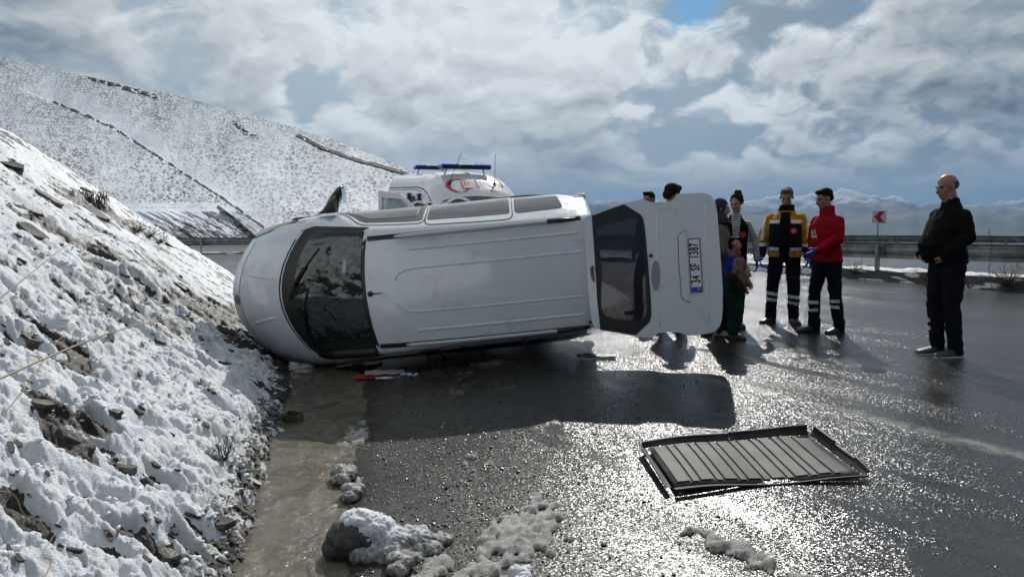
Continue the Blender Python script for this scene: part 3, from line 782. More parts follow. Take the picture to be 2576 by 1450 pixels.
# windscreen: black surround, glass, wipers
ws_o = [(2.20, v_at(2.2, y)) for y in np.linspace(-.625, .625, 13)]+[(2.205+(3.135-2.205)*k/10, v_at(2.2+.93*k/10, .628+.062*k/10)) for k in range(1, 10)]+\
       [(3.14, v_at(3.14, y)) for y in np.linspace(.66, -.66, 13)]+[(3.135-(3.135-2.205)*k/10, v_at(3.13-.93*k/10, -.690+.062*k/10)) for k in range(1, 10)]
ws = patch('windscreen_surround', ws_o, .004, TRIM, rings=10)
gl_o = [(2.235, v_at(2.235, y)) for y in np.linspace(-.59, .59, 13)]+[(2.24+(2.98-2.24)*k/10, v_at(2.24+.74*k/10, .595+.05*k/10)) for k in range(1, 10)]+\
       [(2.985, v_at(2.985, y)) for y in np.linspace(.62, -.62, 13)]+[(2.98-(2.98-2.24)*k/10, v_at(2.98-.74*k/10, -.645+.05*k/10)) for k in range(1, 10)]
WSG = pbr('windscreen glass', (.010, .017, .015), .02, spec=1.0, rvar=.0)
wglass = patch('windscreen', gl_o, .0075, WSG, rings=12)
patch('reflection_strip', [(2.26, v_at(2.26, .54)), (2.28, v_at(2.28, .583)), (2.6, v_at(2.6, .602)), (2.88, v_at(2.88, .62)), (2.93, v_at(2.93, .585)), (2.6, v_at(2.6, .555))], .0084, pbr('sill reflection strip', (.09, .12, .115), .08), parent=wglass)  # reflection of the sill, painted as a pale strip on the glass
patch('sticker', [(2.40, v_at(2.40, -.34)), (2.40, v_at(2.40, -.22)), (2.44, v_at(2.44, -.22)), (2.44, v_at(2.44, -.34))], .009, pbr('sticker paper', (.35, .42, .42), .5), parent=wglass)
for k, (a, b) in enumerate((((3.05, .02), (2.80, -.42)), ((3.07, .56), (2.86, .02)))):
    w = MB(); q0 = (a[0], v_at(a[0], a[1])); q1 = (b[0], v_at(b[0], b[1]))
    f = lambda t_, o_: van_pt(q0[0]+(q1[0]-q0[0])*t_, q0[1]+(q1[1]-q0[1])*t_)+van_n(q0[0]+(q1[0]-q0[0])*t_, q0[1]+(q1[1]-q0[1])*t_)*o_
    w.tube([f(t_, .022+.015*math.sin(t_*3)) for t_ in np.linspace(0, .7, 6)], [.011, .010, .009, .008, .007, .006], 6)
    w.tube([f(t_, .017) for t_ in np.linspace(.30, 1.12, 8)], .006, 6)
    w.build('wiper', TRIM, van)
# bonnet, its gap, creases
bon = [(3.17, v_at(3.17, y)) for y in np.linspace(-.66, .66, 13)]+[(3.17+(3.60-3.17)*k/6, 4.15+.12*k/6) for k in range(1, 6)]+\
      [(3.645, v_at(3.645, y)) for y in np.linspace(.56, -.56, 15)]+[(3.60-(3.60-3.17)*k/6, -4.27+.12*k/6) for k in range(1, 6)]
bonnet = patch('bonnet', bon, .006, WHITE, rings=8, skirt=.004)
ribbon('panel_gap', bon, .030, .0015, GAPM, closed=True)
for y in (-.20, .20): ribbon('crease', [(x, v_at(x, y*(1.3-(3.6-x)*.9))) for x in np.linspace(3.25, 3.56, 8)], .035, .0065, WHITE, bonnet, h=.007)
for s_ in (-1, 1):
    hl = patch('headlight', rounded([(3.34, s_*4.9), (3.44, s_*4.25), (3.735, s_*3.2), (3.745, s_*5.0), (3.62, s_*5.9)], .22), .006, HEADL, bulge=.012)
    ribbon('surround', rounded([(3.33, s_*4.95), (3.43, s_*4.2), (3.742, s_*3.1), (3.745, s_*5.1), (3.62, s_*6.0)], .22), .016, .005, TRIM, parent=hl, closed=True)
# badge in the middle of the nose
MB().lathe([(.0, 0), (.05, 0), (.055, .006), (.0, .012)], (0, 0, 0), 'z', 20).build('badge', pbr('dull badge', (.16, .17, .18), .4), van).matrix_local = \
    frame_matrix(van_pt(3.70, 0)+van_n(3.70, 0)*.002, (0, 1, 0), van_n(3.70, 0).cross(Vector((0, 1, 0))))
# roof: raised field, creases, mouldings, rails, aerial
for s_ in (-1, 1): ribbon('crease', [(x, v_at(x, s_*y)) for x, y in [(x, .21) for x in np.linspace(.12, 1.7, 12)]+[(1.80, .20), (1.87, .17), (1.91, .12)]], .022, .001, WHITE, h=.006)
for y in (-.39, .39): ribbon('crease', strip(.15, 1.75, y, 18), .03, .002, WHITE, h=.008)
for s_ in (-1, 1):
    y = s_*.522
    ribbon('moulding', strip(.10, 2.19, y, 26), .046, .003, TRIM, h=.003)
    r = MB(); r.tube([van_pt(x, v_at(x, y))+Vector((0, 0, z)) for x, z in ((1.90, .008), (1.84, .030), (1.7, .042), (1.3, .046), (.8, .046), (.42, .044), (.33, .040))], [.010, .017, .019, .019, .019, .019, .018], 8)
    rail = r.build('roof_rail', SILVER, van, True)
    e = MB(); e.tube([van_pt(x, v_at(x, y))+Vector((0, 0, z)) for x, z in ((.42, .044), (.25, .040), (.15, .012))], [.0195, .0195, .014], 8)
    e.build('rail_foot', TRIM, rail, True)
    e = MB(); e.tube([van_pt(x, v_at(x, y))+Vector((0, 0, z)) for x, z in ((1.9, .0), (1.78, .022), (1.62, .022), (1.5, .0))], [.012, .018, .016, .008], 6); e.build('rail_foot', TRIM, rail, True)
ae = MB(); ae.lathe([(.028, 0), (.026, .012), (.012, .02)], (0, 0, 0), 'z', 14); ae.tube([(0, 0, .014), (-.06, 0, .028), (-.13, 0, .034)], [.007, .005, .004], 6)
o = ae.build('aerial', TRIM, van, True); o.matrix_local = frame_matrix(van_pt(2.16, 0), (1, 0, -.12), (0, 1, 0))
# sides: doors, windows, handles, mirrors, lamps
for s_ in (-1, 1):
    fd = patch('front_door', rounded([(1.60, s_*4.15), (2.36, s_*4.25), (3.02, s_*6.3), (3.0, s_*9.2), (1.62, s_*9.2)], .12), .004, WHITE, rings=6)
    ribbon('panel_gap', rounded([(1.595, s_*4.07), (2.37, s_*4.17), (3.04, s_*6.3), (3.02, s_*9.3), (1.6, s_*9.3)], .12), .010, .0015, GAPM, fd, closed=True)
    fw = patch('window_surround', rounded([(1.62, s_*4.35), (2.36, s_*4.45), (2.98, s_*6.3), (1.62, s_*6.4)], .12), .006, TRIM, parent=fd, rings=5)
    patch('window', rounded([(1.70, s_*4.75), (2.30, s_*4.80), (2.80, s_*6.0), (1.70, s_*6.05)], .12), .0085, DGLASS, parent=fd, rings=5)
    sd = patch('sliding_door', rounded([(.74, s_*3.95), (1.585, s_*3.95), (1.585, s_*9.2), (.74, s_*9.2)], .10), .004, WHITE, rings=6)
    ribbon('panel_gap', rounded([(.735, s_*3.88), (1.592, s_*3.88), (1.592, s_*9.3), (.735, s_*9.3)], .10), .011, .0018, GAPM, sd, closed=True)
    patch('window', rounded([(.76, s_*4.45), (1.57, s_*4.40), (1.57, s_*6.25), (.76, s_*6.2)], .06), .0065, DGLASS, parent=sd, rings=5)
    patch('rear_window', rounded([(.24, s_*4.6), (.71, s_*4.45), (.71, s_*6.15), (.28, s_*6.0)], .14), .004, DGLASS, rings=5)
    patch('rear_lamp', rounded([(.005, s_*6.1), (.10, s_*5.9), (.14, s_*7.4), (.005, s_*8.2)], .2), .006, REDL, rings=4)
    for x0, par in ((1.78, fd), (1.30, sd)):
        hd = MB(); P0 = [van_pt(x0+dx_, s_*6.75)+van_n(x0+dx_, s_*6.85)*h_*1.25 for dx_, h_ in ((-.13, 0), (-.09, .022), (-.04, .040), (0, .044), (.04, .040), (.09, .022), (.13, 0))]
        hd.tube(P0, [.014, .016, .013, .011, .013, .016, .014], 6, flat=.6); hd.build('handle', WHITE, par, True)
    # mirror: foot and swept shell, glass on its rear face
    mr = MB(); ym = s_*.80
    secs = [((2.56, ym, 1.03), .17, .05), ((2.53, ym+s_*.05, 1.06), .12, .045), ((2.50, ym+s_*.085, 1.10), .11, .085), ((2.47, ym+s_*.14, 1.11), .10, .105), ((2.44, ym+s_*.20, 1.11), .075, .105), ((2.425, ym+s_*.245, 1.10), .05, .08), ((2.42, ym+s_*.262, 1.10), .02, .03)]
    V = []; n = 14
    for (c, ax, az_) in secs: V += [(c[0]+ax*math.cos(2*math.pi*k/n)*(1.0 if math.cos(2*math.pi*k/n) > 0 else .35), c[1], c[2]+az_*math.sin(2*math.pi*k/n)) for k in range(n)]
    F = [(i*n+k, i*n+(k+1) % n, (i+1)*n+(k+1) % n, (i+1)*n+k) for i in range(len(secs)-1) for k in range(n)]+[tuple(range(n-1, -1, -1)), tuple((len(secs)-1)*n+k for k in range(n))]
    mr.add(V, F); mo = fix_normals(mr.build('wing_mirror', pbr('mirror shell', (.014, .014, .015), .25, coat=.5), van, True))
    mg = MB(); mg.box((2.412, ym+s_*.155, 1.105), (.006, .14, .15)); mg.build('mirror_glass', pbr('silvered glass', (.8, .8, .8), .03, metal=1.0), mo, bevel=.003)
MUD = pbr('dried mud', (.10, .072, .045), .9, var=.5, vscale=40, bump=.6, bscale=80)
r_ = random.Random(9)
for k in range(16):
    x0 = r_.uniform(1.30, 1.98); v0 = r_.uniform(4.1, 4.9); s0 = r_.uniform(.02, .07); out = [(x0+s0*r_.uniform(.5, 1.3)*math.cos(a), v0+s0*4*r_.uniform(.5, 1.3)*math.sin(a)) for a in np.linspace(0, 6.28, 12)[:-1]]
    patch('mud_smear', out, .005, MUD, rings=2)
for k in range(10):
    x0 = r_.uniform(3.1, 3.6); v0 = r_.uniform(5.0, 6.4); s0 = r_.uniform(.01, .035); out = [(x0+s0*r_.uniform(.5, 1.3)*math.cos(a), v0+s0*4*r_.uniform(.5, 1.3)*math.sin(a)) for a in np.linspace(0, 6.28, 10)[:-1]]
    patch('mud_smear', out, .005, MUD, rings=2)
# wheels, floor, bumpers
for x in (.66, 3.02):
    for s_ in (-1, 1):
        ty = MB(); ty.lathe([(.20, -.09), (.28, -.09), (.305, -.06), (.31, 0), (.305, .06), (.28, .09), (.20, .09)], (x-.12*(x > 2), s_*.70, .30), 'y', 32)
        wh = ty.build('wheel', RUBBER, van, True)
        rm = MB(); rm.lathe([(.02, s_*.06), (.17, s_*.05), (.20, s_*.085), (.205, -.08*s_)], (x-.12*(x > 2), s_*.70, .30), 'y', 24)
        for k in range(5):
            a = k*2*math.pi/5; rm.box((x-.12*(x > 2)+.1*math.cos(a), s_*.765, .30+.1*math.sin(a)), (.16, .02, .035), Matrix.Rotation(-a, 3, 'Y'))
        rm.build('rim', METAL, wh, True)
fl = MB(); fl.box((1.7, 0, .20), (3.1, 1.2, .06)); fl.tube([(.05, .3, .16), (1.2, .3, .15), (2.4, .1, .16)], .03, 8); fl.box((.66, 0, .24), (.10, 1.2, .10)); fl.box((2.9, 0, .26), (.5, .9, .14)); fl.build('underbody', pbr('underbody', (.03, .028, .025), .8, var=.4), van, bevel=.01)
bp = MB(); bp.box((-.035, 0, .42), (.10, 1.50, .26)); bp.build('rear_bumper', WHITE, van, bevel=.03)
# seats that show through the open tailgate
for y in (-.38, 0, .38):
    st = MB(); st.box((.95, y, .95), (.14, .36, .62), Matrix.Rotation(rad(8), 3, 'Y')); st.box((1.15, y, .62), (.46, .36, .14)); st.build('seat', INNER, van, bevel=.03)

# ------------------------------------------------------------------ tailgate, open, in line with the roof
def z3(x, y): return ((2200+.4965*x)/1.5528, (680+.4965*y)/1.5528)
TG0 = VM @ Vector((0, 0, 1.70)); TGX = Vector((1.0, -.13, .055)).normalized()
TGN = (TGX.cross(Vector((0, .03, 1.0)))).normalized()
if TGN.y > 0: TGN = -TGN
def tg(x, y, off=0.0):
    u, v = z3(x, y); d = Vector(dirv(u, v)); o_ = Vector((0, 0, CAM_H)); t_ = (TG0-o_).dot(TGN)/d.dot(TGN)
    return VMI @ (o_+d*t_+TGN*off)
TGNL = (VMI.to_3x3() @ TGN).normalized()
TO = [(222, 318), (350, 272), (480, 230), (620, 195), (650, 203), (680, 218), (740, 220), (800, 217), (850, 210), (878, 185), (900, 155), (1010, 149), (1120, 148), (1160, 168), (1195, 215), (1212, 300), (1235, 600), (1255, 900), (1256, 1050), (1248, 1140), (1232, 1195), (1200, 1230), (1150, 1250), (1040, 1268), (970, 1265), (930, 1250), (900, 1243), (830, 1240), (750, 1247), (725, 1270), (700, 1285), (640, 1282), (560, 1270), (420, 1245), (290, 1225), (262, 1000), (240, 640)]
WO = [(226, 326), (350, 280), (478, 236), (610, 318), (630, 350), (642, 420), (668, 700), (690, 1000), (693, 1110), (680, 1160), (570, 1264), (430, 1243), (293, 1220), (268, 1000), (246, 640)]
WI = [(262, 440), (300, 410), (420, 372), (540, 348), (592, 346), (612, 380), (632, 520), (650, 800), (658, 1060), (648, 1120), (620, 1148), (520, 1150), (400, 1138), (330, 1112), (303, 1060), (298, 960), (306, 800), (290, 620)]
# bridge seam: the window cut-out lies just inside the outline
WH = [(p[0]*.985+460*.015, p[1]*.985+730*.015) for p in WO]
tail = plate_poly('tailgate', [[tg(*p) for p in TO], [tg(*p) for p in WH]], TGNL, .028, WHITE, van)
plate_poly('window_surround', [[tg(p[0], p[1], .004) for p in WO], [tg(p[0], p[1], .004) for p in WI]], TGNL, .006, TRIM, tail)
plate_poly('window', [[tg((p[0]-455)*1.03+455, (p[1]-750)*1.02+750, -.004) for p in WI]], TGNL, .004, TGLASS, tail)
plate_poly('inner_panel', [[tg((p[0]-950)*.9+950, (p[1]-720)*.9+720, -.030) for p in [(720, 260), (890, 200), (1150, 200), (1210, 900), (1200, 1180), (960, 1240), (720, 1220)]]], TGNL, .03, INNER, tail)
# upper spoiler lip along the hinge and third brake lamp
plate_poly('hinge_edge', [[tg(p[0], p[1], .010) for p in [(160, 350), (200, 325), (221, 320), (246, 640), (268, 1000), (292, 1224), (250, 1210), (225, 1160), (205, 1000), (178, 640)]]], TGNL, .035, WHITE, tail)
plate_poly('brake_lamp', [[tg(p[0], p[1], .016) for p in [(212, 740), (222, 722), (238, 716), (250, 848), (236, 844), (220, 815)]]], TGNL, .012, pbr('dark red lamp', (.13, .015, .012), .2, coat=.6), tail)
# raised number-plate garnish with its gap
gpts = [(966, 437), (905, 484), (912, 700), (932, 960), (950, 985), (997, 1003), (990, 800), (975, 600)]
plate_poly('garnish', [[tg(p[0], p[1], .007) for p in gpts]], TGNL, .008, WHITE, tail)
gp = MB(); gp.tube([tg(p[0], p[1], .003) for p in [(964, 434), (903, 482), (910, 700), (930, 962), (948, 988), (998, 1007)]], .0032, 5); gp.build('panel_gap', GAPM, tail)
sh = MB(); V = [tg(968, 440, .0075), tg(1060, 452, .001), tg(1110, 490, .001), tg(1085, 500, .001), tg(985, 600, .001)]; 
for xx, yy0, yy1 in ((735, 300, 1200), (1120, 240, 1170)):
    c_ = MB(); c_.tube([tg(xx+(yy-300)*.03, yy, -.003) for yy in np.linspace(yy0, yy1, 12)], .007, 6, flat=1.0); c_.build('crease', WHITE, tail, True)
bd = MB(); cpt = [(727+34*math.cos(a), 795+118*math.sin(a)) for a in np.linspace(0, 2*math.pi, 25)[:-1]]
plate_poly('badge', [[tg(p[0], p[1], .006) for p in cpt]], TGNL, .006, pbr('grey badge', (.28, .30, .31), .35), tail)
for yy, par in ((395, 0), (1165, 1)):
    hs = MB(); a_ = tg(205, yy, -.03); b2_ = tg(262, yy, -.035); hs.tube([a_, a_.lerp(b2_, .5)-TGNL*.02, b2_], .014, 6); hs.build('hinge', TRIM, tail)
    st_ = MB(); a_ = VMI @ (VM @ Vector((.10, -.60 if par == 0 else .60, 1.35))); b2_ = tg(420, yy, -.05); st_.tube([a_, a_.lerp(b2_, .55)], .012, 7); st_.tube([a_.lerp(b2_, .5), b2_], .007, 7); st_.build('gas_strut', TRIM, tail, True)
wp = MB(); wp.lathe([(.018, 0), (.016, .012), (.008, .016)], (0, 0, 0), 'z', 12)
o = wp.build('wiper_pivot', TRIM, tail); o.matrix_local = frame_matrix(tg(690, 640, 0), TGNL.orthogonal(), TGNL.cross(TGNL.orthogonal()))
# number plate
pc = [(980, 508), (1072, 500), (1098, 925), (1006, 932)]
plate = plate_poly('number_plate', [[tg(p[0], p[1], .010) for p in pc]], TGNL, .008, TRIM, tail)
pin = [(986, 515), (1067, 508), (1092, 918), (1011, 925)]
pb_, pt_ = tg(1051, 921, .0125), tg(1026, 511, .0125)
axx = (pt_-pb_); plen = axx.length; axx.normalize(); axy = TGNL.cross(axx)
if (tg(980, 700, 0)-tg(1080, 700, 0)).dot(axy) < 0: axy = -axy
pw = (tg(1082, 710, 0)-tg(990, 710, 0)).length*.86
plate_poly('plate_face', [[tg(p[0], p[1], .0115) for p in pin]], TGNL, .003, pbr('plate white', (.80, .81, .80), .35), plate)
plate_poly('blue_band', [[pb_+axx*0-axy*pw/2-TGNL*0.0008, pb_+axx*.042-axy*pw/2-TGNL*0.0008, pb_+axx*.042+axy*pw/2-TGNL*0.0008, pb_+axy*pw/2-TGNL*0.0008]], TGNL, .002, pbr('plate blue', (.01, .06, .45), .35), plate)
BLK = pbr('black lettering', (.008, .008, .008), .5)
text_mesh('lettering', 'TR', .030, pbr('white lettering', (.8, .8, .8), .5), plate, .0004, frame_matrix(pb_+axx*.021-axy*pw*.22, axx, axy))
text_mesh('lettering', '34  SF  1387', pw*1.22, BLK, plate, .0006, frame_matrix(pb_+axx*(.042+(plen-.042)/2), axx, axy), bold=.0028, sx=(plen-.062)/(pw*1.22*6.05))
# ------------------------------------------------------------------ people
def blob(mb, c, r, M=None, n=14, m=10):
    V = []; F = []
    for i in range(m+1):
        th = math.pi*i/m
        for k in range(n):
            a = 2*math.pi*k/n; p = Vector((r[0]*math.sin(th)*math.cos(a), r[1]*math.sin(th)*math.sin(a), r[2]*math.cos(th)))
            if M: p = M @ p
            V.append(p+Vector(c))
    F = [(i*n+k, (i+1)*n+k, (i+1)*n+(k+1) % n, i*n+(k+1) % n) for i in range(m) for k in range(n)]
    mb.add(V, F)
def limb(mb, pts, rs):
    """rounded tapered limb"""
    P_ = [Vector(p) for p in pts]; fine = []; fr = []
    for i in range(len(P_)-1):
        k = max(2, int((P_[i+1]-P_[i]).length/.05))
        for j in range(k): fine.append(P_[i].lerp(P_[i+1], j/k)); fr.append(rs[i]+(rs[i+1]-rs[i])*j/k)
    fine.append(P_[-1]); fr.append(rs[-1])
    mb.tube(fine, fr, 14)
    for p, r in zip(P_, rs): blob(mb, p, (r*.99, r*.99, r*.99))
def loft(mb, secs, n=26, e=2.3):
    """secs: (z, cx, cy, rx, ry)"""
    V = []
    for (z, cx, cy, rx, ry) in secs:
        for k in range(n):
            a = 2*math.pi*k/n; c, s_ = math.cos(a), math.sin(a)
            V.append((cx+rx*math.copysign(abs(c)**(2/e), c), cy+ry*math.copysign(abs(s_)**(2/e), s_), z))
    F = [(i*n+k, i*n+(k+1) % n, (i+1)*n+(k+1) % n, (i+1)*n+k) for i in range(len(secs)-1) for k in range(n)]
    mb.add(V, F+[tuple(range(n-1, -1, -1)), tuple((len(secs)-1)*n+k for k in range(n))])
def fuse(name, mb, mats, parent, vox=.010, smooth=4, wrinkle=0.0, seed=0, zone=None, wfreq=(9, 9, 16), **props):
    me = mesh_of('raw', mb.v, mb.f); tmp = bpy.data.objects.new('raw', me); COL.objects.link(tmp)
    bm = bmesh.new(); bm.from_mesh(me); bmesh.ops.recalc_face_normals(bm, faces=bm.faces); bm.to_mesh(me); bm.free()
    md = tmp.modifiers.new('r', 'REMESH'); md.mode = 'VOXEL'; md.voxel_size = vox
    if smooth:
        m2 = tmp.modifiers.new('s', 'SMOOTH'); m2.factor = .5; m2.iterations = smooth
    dg = bpy.context.evaluated_depsgraph_get(); out = bpy.data.meshes.new_from_object(tmp.evaluated_get(dg)); out.name = name
    bpy.data.objects.remove(tmp); bpy.data.meshes.remove(me)
    n = len(out.vertices); co = np.empty(n*3, np.float32); out.vertices.foreach_get('co', co); co = co.reshape(-1, 3)
    if wrinkle:
        no = np.empty(n*3, np.float32); out.vertex_normals.foreach_get('vector', no); no = no.reshape(-1, 3)
        x, y, z = co.T
        ang = np.arctan2(y, x)*.25+x*1.5
        w = fbm(z*wfreq[2]+ang*3+seed, ang*6+y*wfreq[1]*.5, 3, seed+3)*.6+(billow(z*wfreq[2]*.45+x*5, y*6+x*3+seed, 2, seed+9)-.3)*.5
        co2 = co+no*(w*wrinkle)[:, None]; out.vertices.foreach_set('co', co2.ravel().astype(np.float32))
    o = put(name, out, mats, parent, True, **props)
    if zone is not None:
        pc_ = np.empty(len(out.polygons)*3, np.float32); out.polygons.foreach_get('center', pc_); pc_ = pc_.reshape(-1, 3)
        out.polygons.foreach_set('material_index', np.asarray(zone(pc_[:, 0], pc_[:, 1], pc_[:, 2]), np.int32))
    out.update(); return o
from mathutils.bvhtree import BVHTree
def conform(o, target, direction, off=.004):
    """lay a flat mark on a garment"""
    bv = BVHTree.FromPolygons([v.co for v in target.data.vertices], [tuple(p.vertices) for p in target.data.polygons])
    d = Vector(direction).normalized()
    for v in o.data.vertices:
        h = bv.ray_cast(v.co-d*.6, d, 1.2)
        if h[0] is not None: v.co = h[0]-d*off
    o.data.update()
def disc(name, c, r, xa, ya, mat, parent, n=20, r0=0.0):
    c = Vector(c); xa = Vector(xa).normalized(); ya = Vector(ya).normalized(); V = []; F = []; rings = [r0+(r-r0)*t_ for t_ in (0.0, .35, .7, 1.0)]
    if r0 == 0: rings[0] = r*.02
    for q in rings: V += [c+(xa*math.cos(2*math.pi*k/n)+ya*math.sin(2*math.pi*k/n))*q for k in range(n)]
    F = [(i*n+k, i*n+(k+1) % n, (i+1)*n+(k+1) % n, (i+1)*n+k) for i in range(3) for k in range(n)]
    if r0 == 0: F.append(tuple(range(n)))
    return put(name, mesh_of(name, V, F), mat, parent)
def quadmark(name, c, w, h, xa, ya, mat, parent, n=8):
    c = Vector(c); xa = Vector(xa).normalized(); ya = Vector(ya).normalized()
    V = [c+xa*w*(i/n-.5)+ya*h*(j/3-.5) for j in range(4) for i in range(n+1)]
    F = [(j*(n+1)+i, j*(n+1)+i+1, (j+1)*(n+1)+i+1, (j+1)*(n+1)+i) for j in range(3) for i in range(n)]
    return put(name, mesh_of(name, V, F), mat, parent)

def cloth(name, col, rough=.95, **k): return pbr(name, col, rough, var=.22, vscale=14, bump=.5, bscale=60, bdist=.004, spec=.08, **k)
SKIN = pbr('skin', (.36, .20, .14), .5, var=.12, vscale=20, spec=.35)
SKIN2 = pbr('fair skin', (.46, .28, .21), .5, var=.1, vscale=20, spec=.35)
HAIRB = pbr('black hair', (.008, .006, .005), .75, spec=.12, var=.4, vscale=60, bump=.8, bscale=120)
HAIRD = pbr('brown hair', (.018, .011, .008), .75, spec=.12, var=.4, vscale=60, bump=.8, bscale=120)
HAIRG = pbr('grey hair', (.11, .11, .11), .75, spec=.15, var=.6, vscale=45, bump=.8, bscale=120)
NAVY = cloth('navy work cloth', (.010, .012, .020)); BLACKC = cloth('black fleece', (.008, .008, .009)); BLACKB = pbr('black leather', (.012, .011, .011), .45, var=.2)
YEL = cloth('yellow work cloth', (.46, .24, .012)); REFL = pbr('reflective tape', (.66, .68, .70), .35, var=.05, vscale=40); REDC = cloth('red softshell', (.30, .008, .016))
GLOVE = pbr('blue nitrile glove', (.01, .10, .42), .4, var=.15); DKLETTER = pbr('dull print', (.13, .14, .17), .6); EYE = pbr('dark eye', (.01, .008, .008), .2)
LIP = pbr('lips', (.22, .09, .08), .5); PINKR = pbr('red badge print', (.62, .03, .06), .6); WH = pbr('white print', (.8, .8, .8), .6)

class Fig:
    """local frame: faces -y, its left side is +x"""
    def __init__(s, u, v, Y=None, H=1.75, rot=0.0, label='', lean=0.0, head=(0, 0, 0), skin=None, build=1.0, depth=1.0):
        if Y is None:
            p = px(u, v, 0.0); s.X, s.Y = p[0], p[1]
        else:
            q = py(u, 552, Y); s.X, s.Y = q[0], Y
        s.H = H; s.k = H/1.75; s.root = empty('person', (s.X, s.Y, float(gz(s.X, s.Y))), (0, 0, rad(rot)), label=label, category='person')
        s.skin = skin or SKIN; s.b = build; s.d = depth; s.rot = rot; s.lean = lean
        s.headrot = head
    def P(s, x, y, z):
        """lean the upper body forward a little"""
        k = s.k; zz = max(0, z-.95); return Vector((x*k, (y-math.sin(s.lean)*zz)*k, z*k))
    def feet(s, l=(.10, .03), r=(-.10, -.03), shoe=None, turn=(12, -12), name='shoe', sole=None, lw=1.0, soleh=.02):
        s.fl, s.fr = l, r
        for (fx, fy), tr in ((l, turn[0]), (r, turn[1])):
            m = MB(); R_ = Matrix.Rotation(rad(tr), 3, 'Z'); k = s.k
            f = lambda x, y, z: Vector((fx*k, fy*k, 0))+R_ @ Vector((x*k*lw, y*k, z*k))
            V = []; secs = [(.085, .032, .028, .085), (.06, .042, .036, .10), (0, .045, .04, .095), (-.06, .046, .046, .075), (-.12, .052, .05, .06), (-.165, .047, .045, .048), (-.195, .030, .030, .035)]
            n = 14
            for (y, wx, wy, h) in secs: V += [f(wx*math.cos(2*math.pi*q/n), y, max(.0, .5*h+.5*h*math.sin(2*math.pi*q/n))) for q in range(n)]
            F = [(i*n+q, i*n+(q+1) % n, (i+1)*n+(q+1) % n, (i+1)*n+q) for i in range(len(secs)-1) for q in range(n)]+[tuple(range(n-1, -1, -1)), tuple((len(secs)-1)*n+q for q in range(n))]
            m.add(V, F)
            if sole is None: m.tube([f(0, .045, .05), f(0, .05, .17)], .052*k, 12)
            o = fix_normals(m.build(name, shoe or BLACKB, s.root, True))
            so_ = MB(); out = [(.045, .075), (.05, .03), (.045, -.03), (.053, -.10), (.047, -.16), (.02, -.20), (-.02, -.20), (-.045, -.16), (-.050, -.10), (-.042, -.03), (-.045, .03), (-.04, .075), (0, .095)]
            so_.prism([f(a, b, .0) for a, b in out], (0, 0, soleh)); so_.build('sole', sole or RUBBER, o)
    def legs(s, mat, rh=.090, rk=.064, ra=.056, hem=.07, waist=.98, zone=None, mats=None, belly=0.0, seed=1, knees=((.01, -.03), (-.01, -.03)), wr=.010):
        m = MB(); k = s.k; b = s.b
        for (fx, fy), sx, kn in ((s.fl, 1, knees[0]), (s.fr, -1, knees[1])):
            hip = s.P(sx*.088*b, 0, .88); knee = Vector(((fx*.55+sx*.088*.45+kn[0])*k, (fy*.6+kn[1])*k, .49*k)); an = Vector((fx*k, (fy+.02)*k, hem*k))
            limb(m, [hip, hip.lerp(knee, .5), knee, knee.lerp(an, .45), an], [rh*b*k, rh*.92*b*k, rk*b*k, rk*.98*k, ra*k])
        P0 = [(z*k, 0, (cy-math.sin(s.lean)*max(0, z-.95))*k, rx*b*k, ry*b*s.d*k) for z, cy, rx, ry in ((.80, .0, .15, .095), (.86, .005, .175, .115), (.93, .005, .175, .118), (waist, 0, .160, .108))]
        loft(m, P0)
        s.trousers = fuse('trousers', m, mats or [mat], s.root, .010, 3, wr*k, seed, zone)
        return s.trousers
    def arm_pts(s, side, elbow, wrist, sw=.185):
        return [s.P(side*sw*s.b*.90, .01, 1.348), s.P(*elbow), s.P(*wrist)]
    def torso(s, name, mats, left, right, zone=None, hem=.88, collar=1.50, rx=.185, ry=.118, belly=0.0, sleeve=(.068, .056, .045), seed=3, sw=.185, wr=.013, cuff=1.0, chest=1.0, vox=.010, flare=1.0, sleeves=True, cr=.072):
        m = MB(); b = s.b; d = s.d
        secs = [(hem, 0, rx*.98*flare, ry*1.0*flare+belly*.4), (.97, 0, rx*.97*flare**.6, ry*.98+belly*.8), (1.08, -.01, rx*.95, ry*.95+belly), (1.20, -.005, rx*1.0, ry*1.02*chest+belly*.5), (1.31, 0, rx*1.06, ry*1.04*chest), (1.345, .005, rx*.94, ry*.94), (1.39, .010, rx*.74, ry*.82), (1.43, .014, rx*.52, ry*.66), (1.48, .015, cr*1.05, cr*1.05), (collar, .012, cr, cr)]
        loft(m, [(s.P(0, 0, z).z, 0, s.P(0, cy-bel(belly, z), z).y, x_*b*s.k, y_*b*d*s.k) for z, cy, x_, y_ in secs])
        if sleeves:
            for side, (el, wr_) in ((1, left), (-1, right)):
                A, B, C_ = s.arm_pts(side, el, wr_, sw); C2 = B.lerp(C_, cuff)
                limb(m, [A, A.lerp(B, .5), B, B.lerp(C2, .5), C2], [sleeve[0]*b*s.k, sleeve[0]*.95*b*s.k, sleeve[1]*b*s.k, (sleeve[1]+sleeve[2])/2*s.k, sleeve[2]*s.k])
        o = fuse(name, m, mats, s.root, vox, 3, wr*s.k, seed, zone)
        return o
    def body(s, left, right, sw=.185, hands=(None, None), curl=(.5, .5), glove=None, hc=(0, -.012, 1.625), fw=1.0, ears=True, neck=.056, chin=0.0, handdir=(None, None)):
        """one continuous figure: head, neck, trunk, arms, hands, legs"""
        m = MB(); k = s.k
        HR = (Matrix.Rotation(rad(s.headrot[2]), 3, 'Z') @ Matrix.Rotation(rad(s.headrot[0]), 3, 'X') @ Matrix.Rotation(rad(s.headrot[1]), 3, 'Y'))
        hc_ = s.P(*hc); s.hc = hc_; s.HR = HR
        h = lambda x, y, z: hc_+HR @ (Vector((x*fw, y, z))*k)
        s.h = h
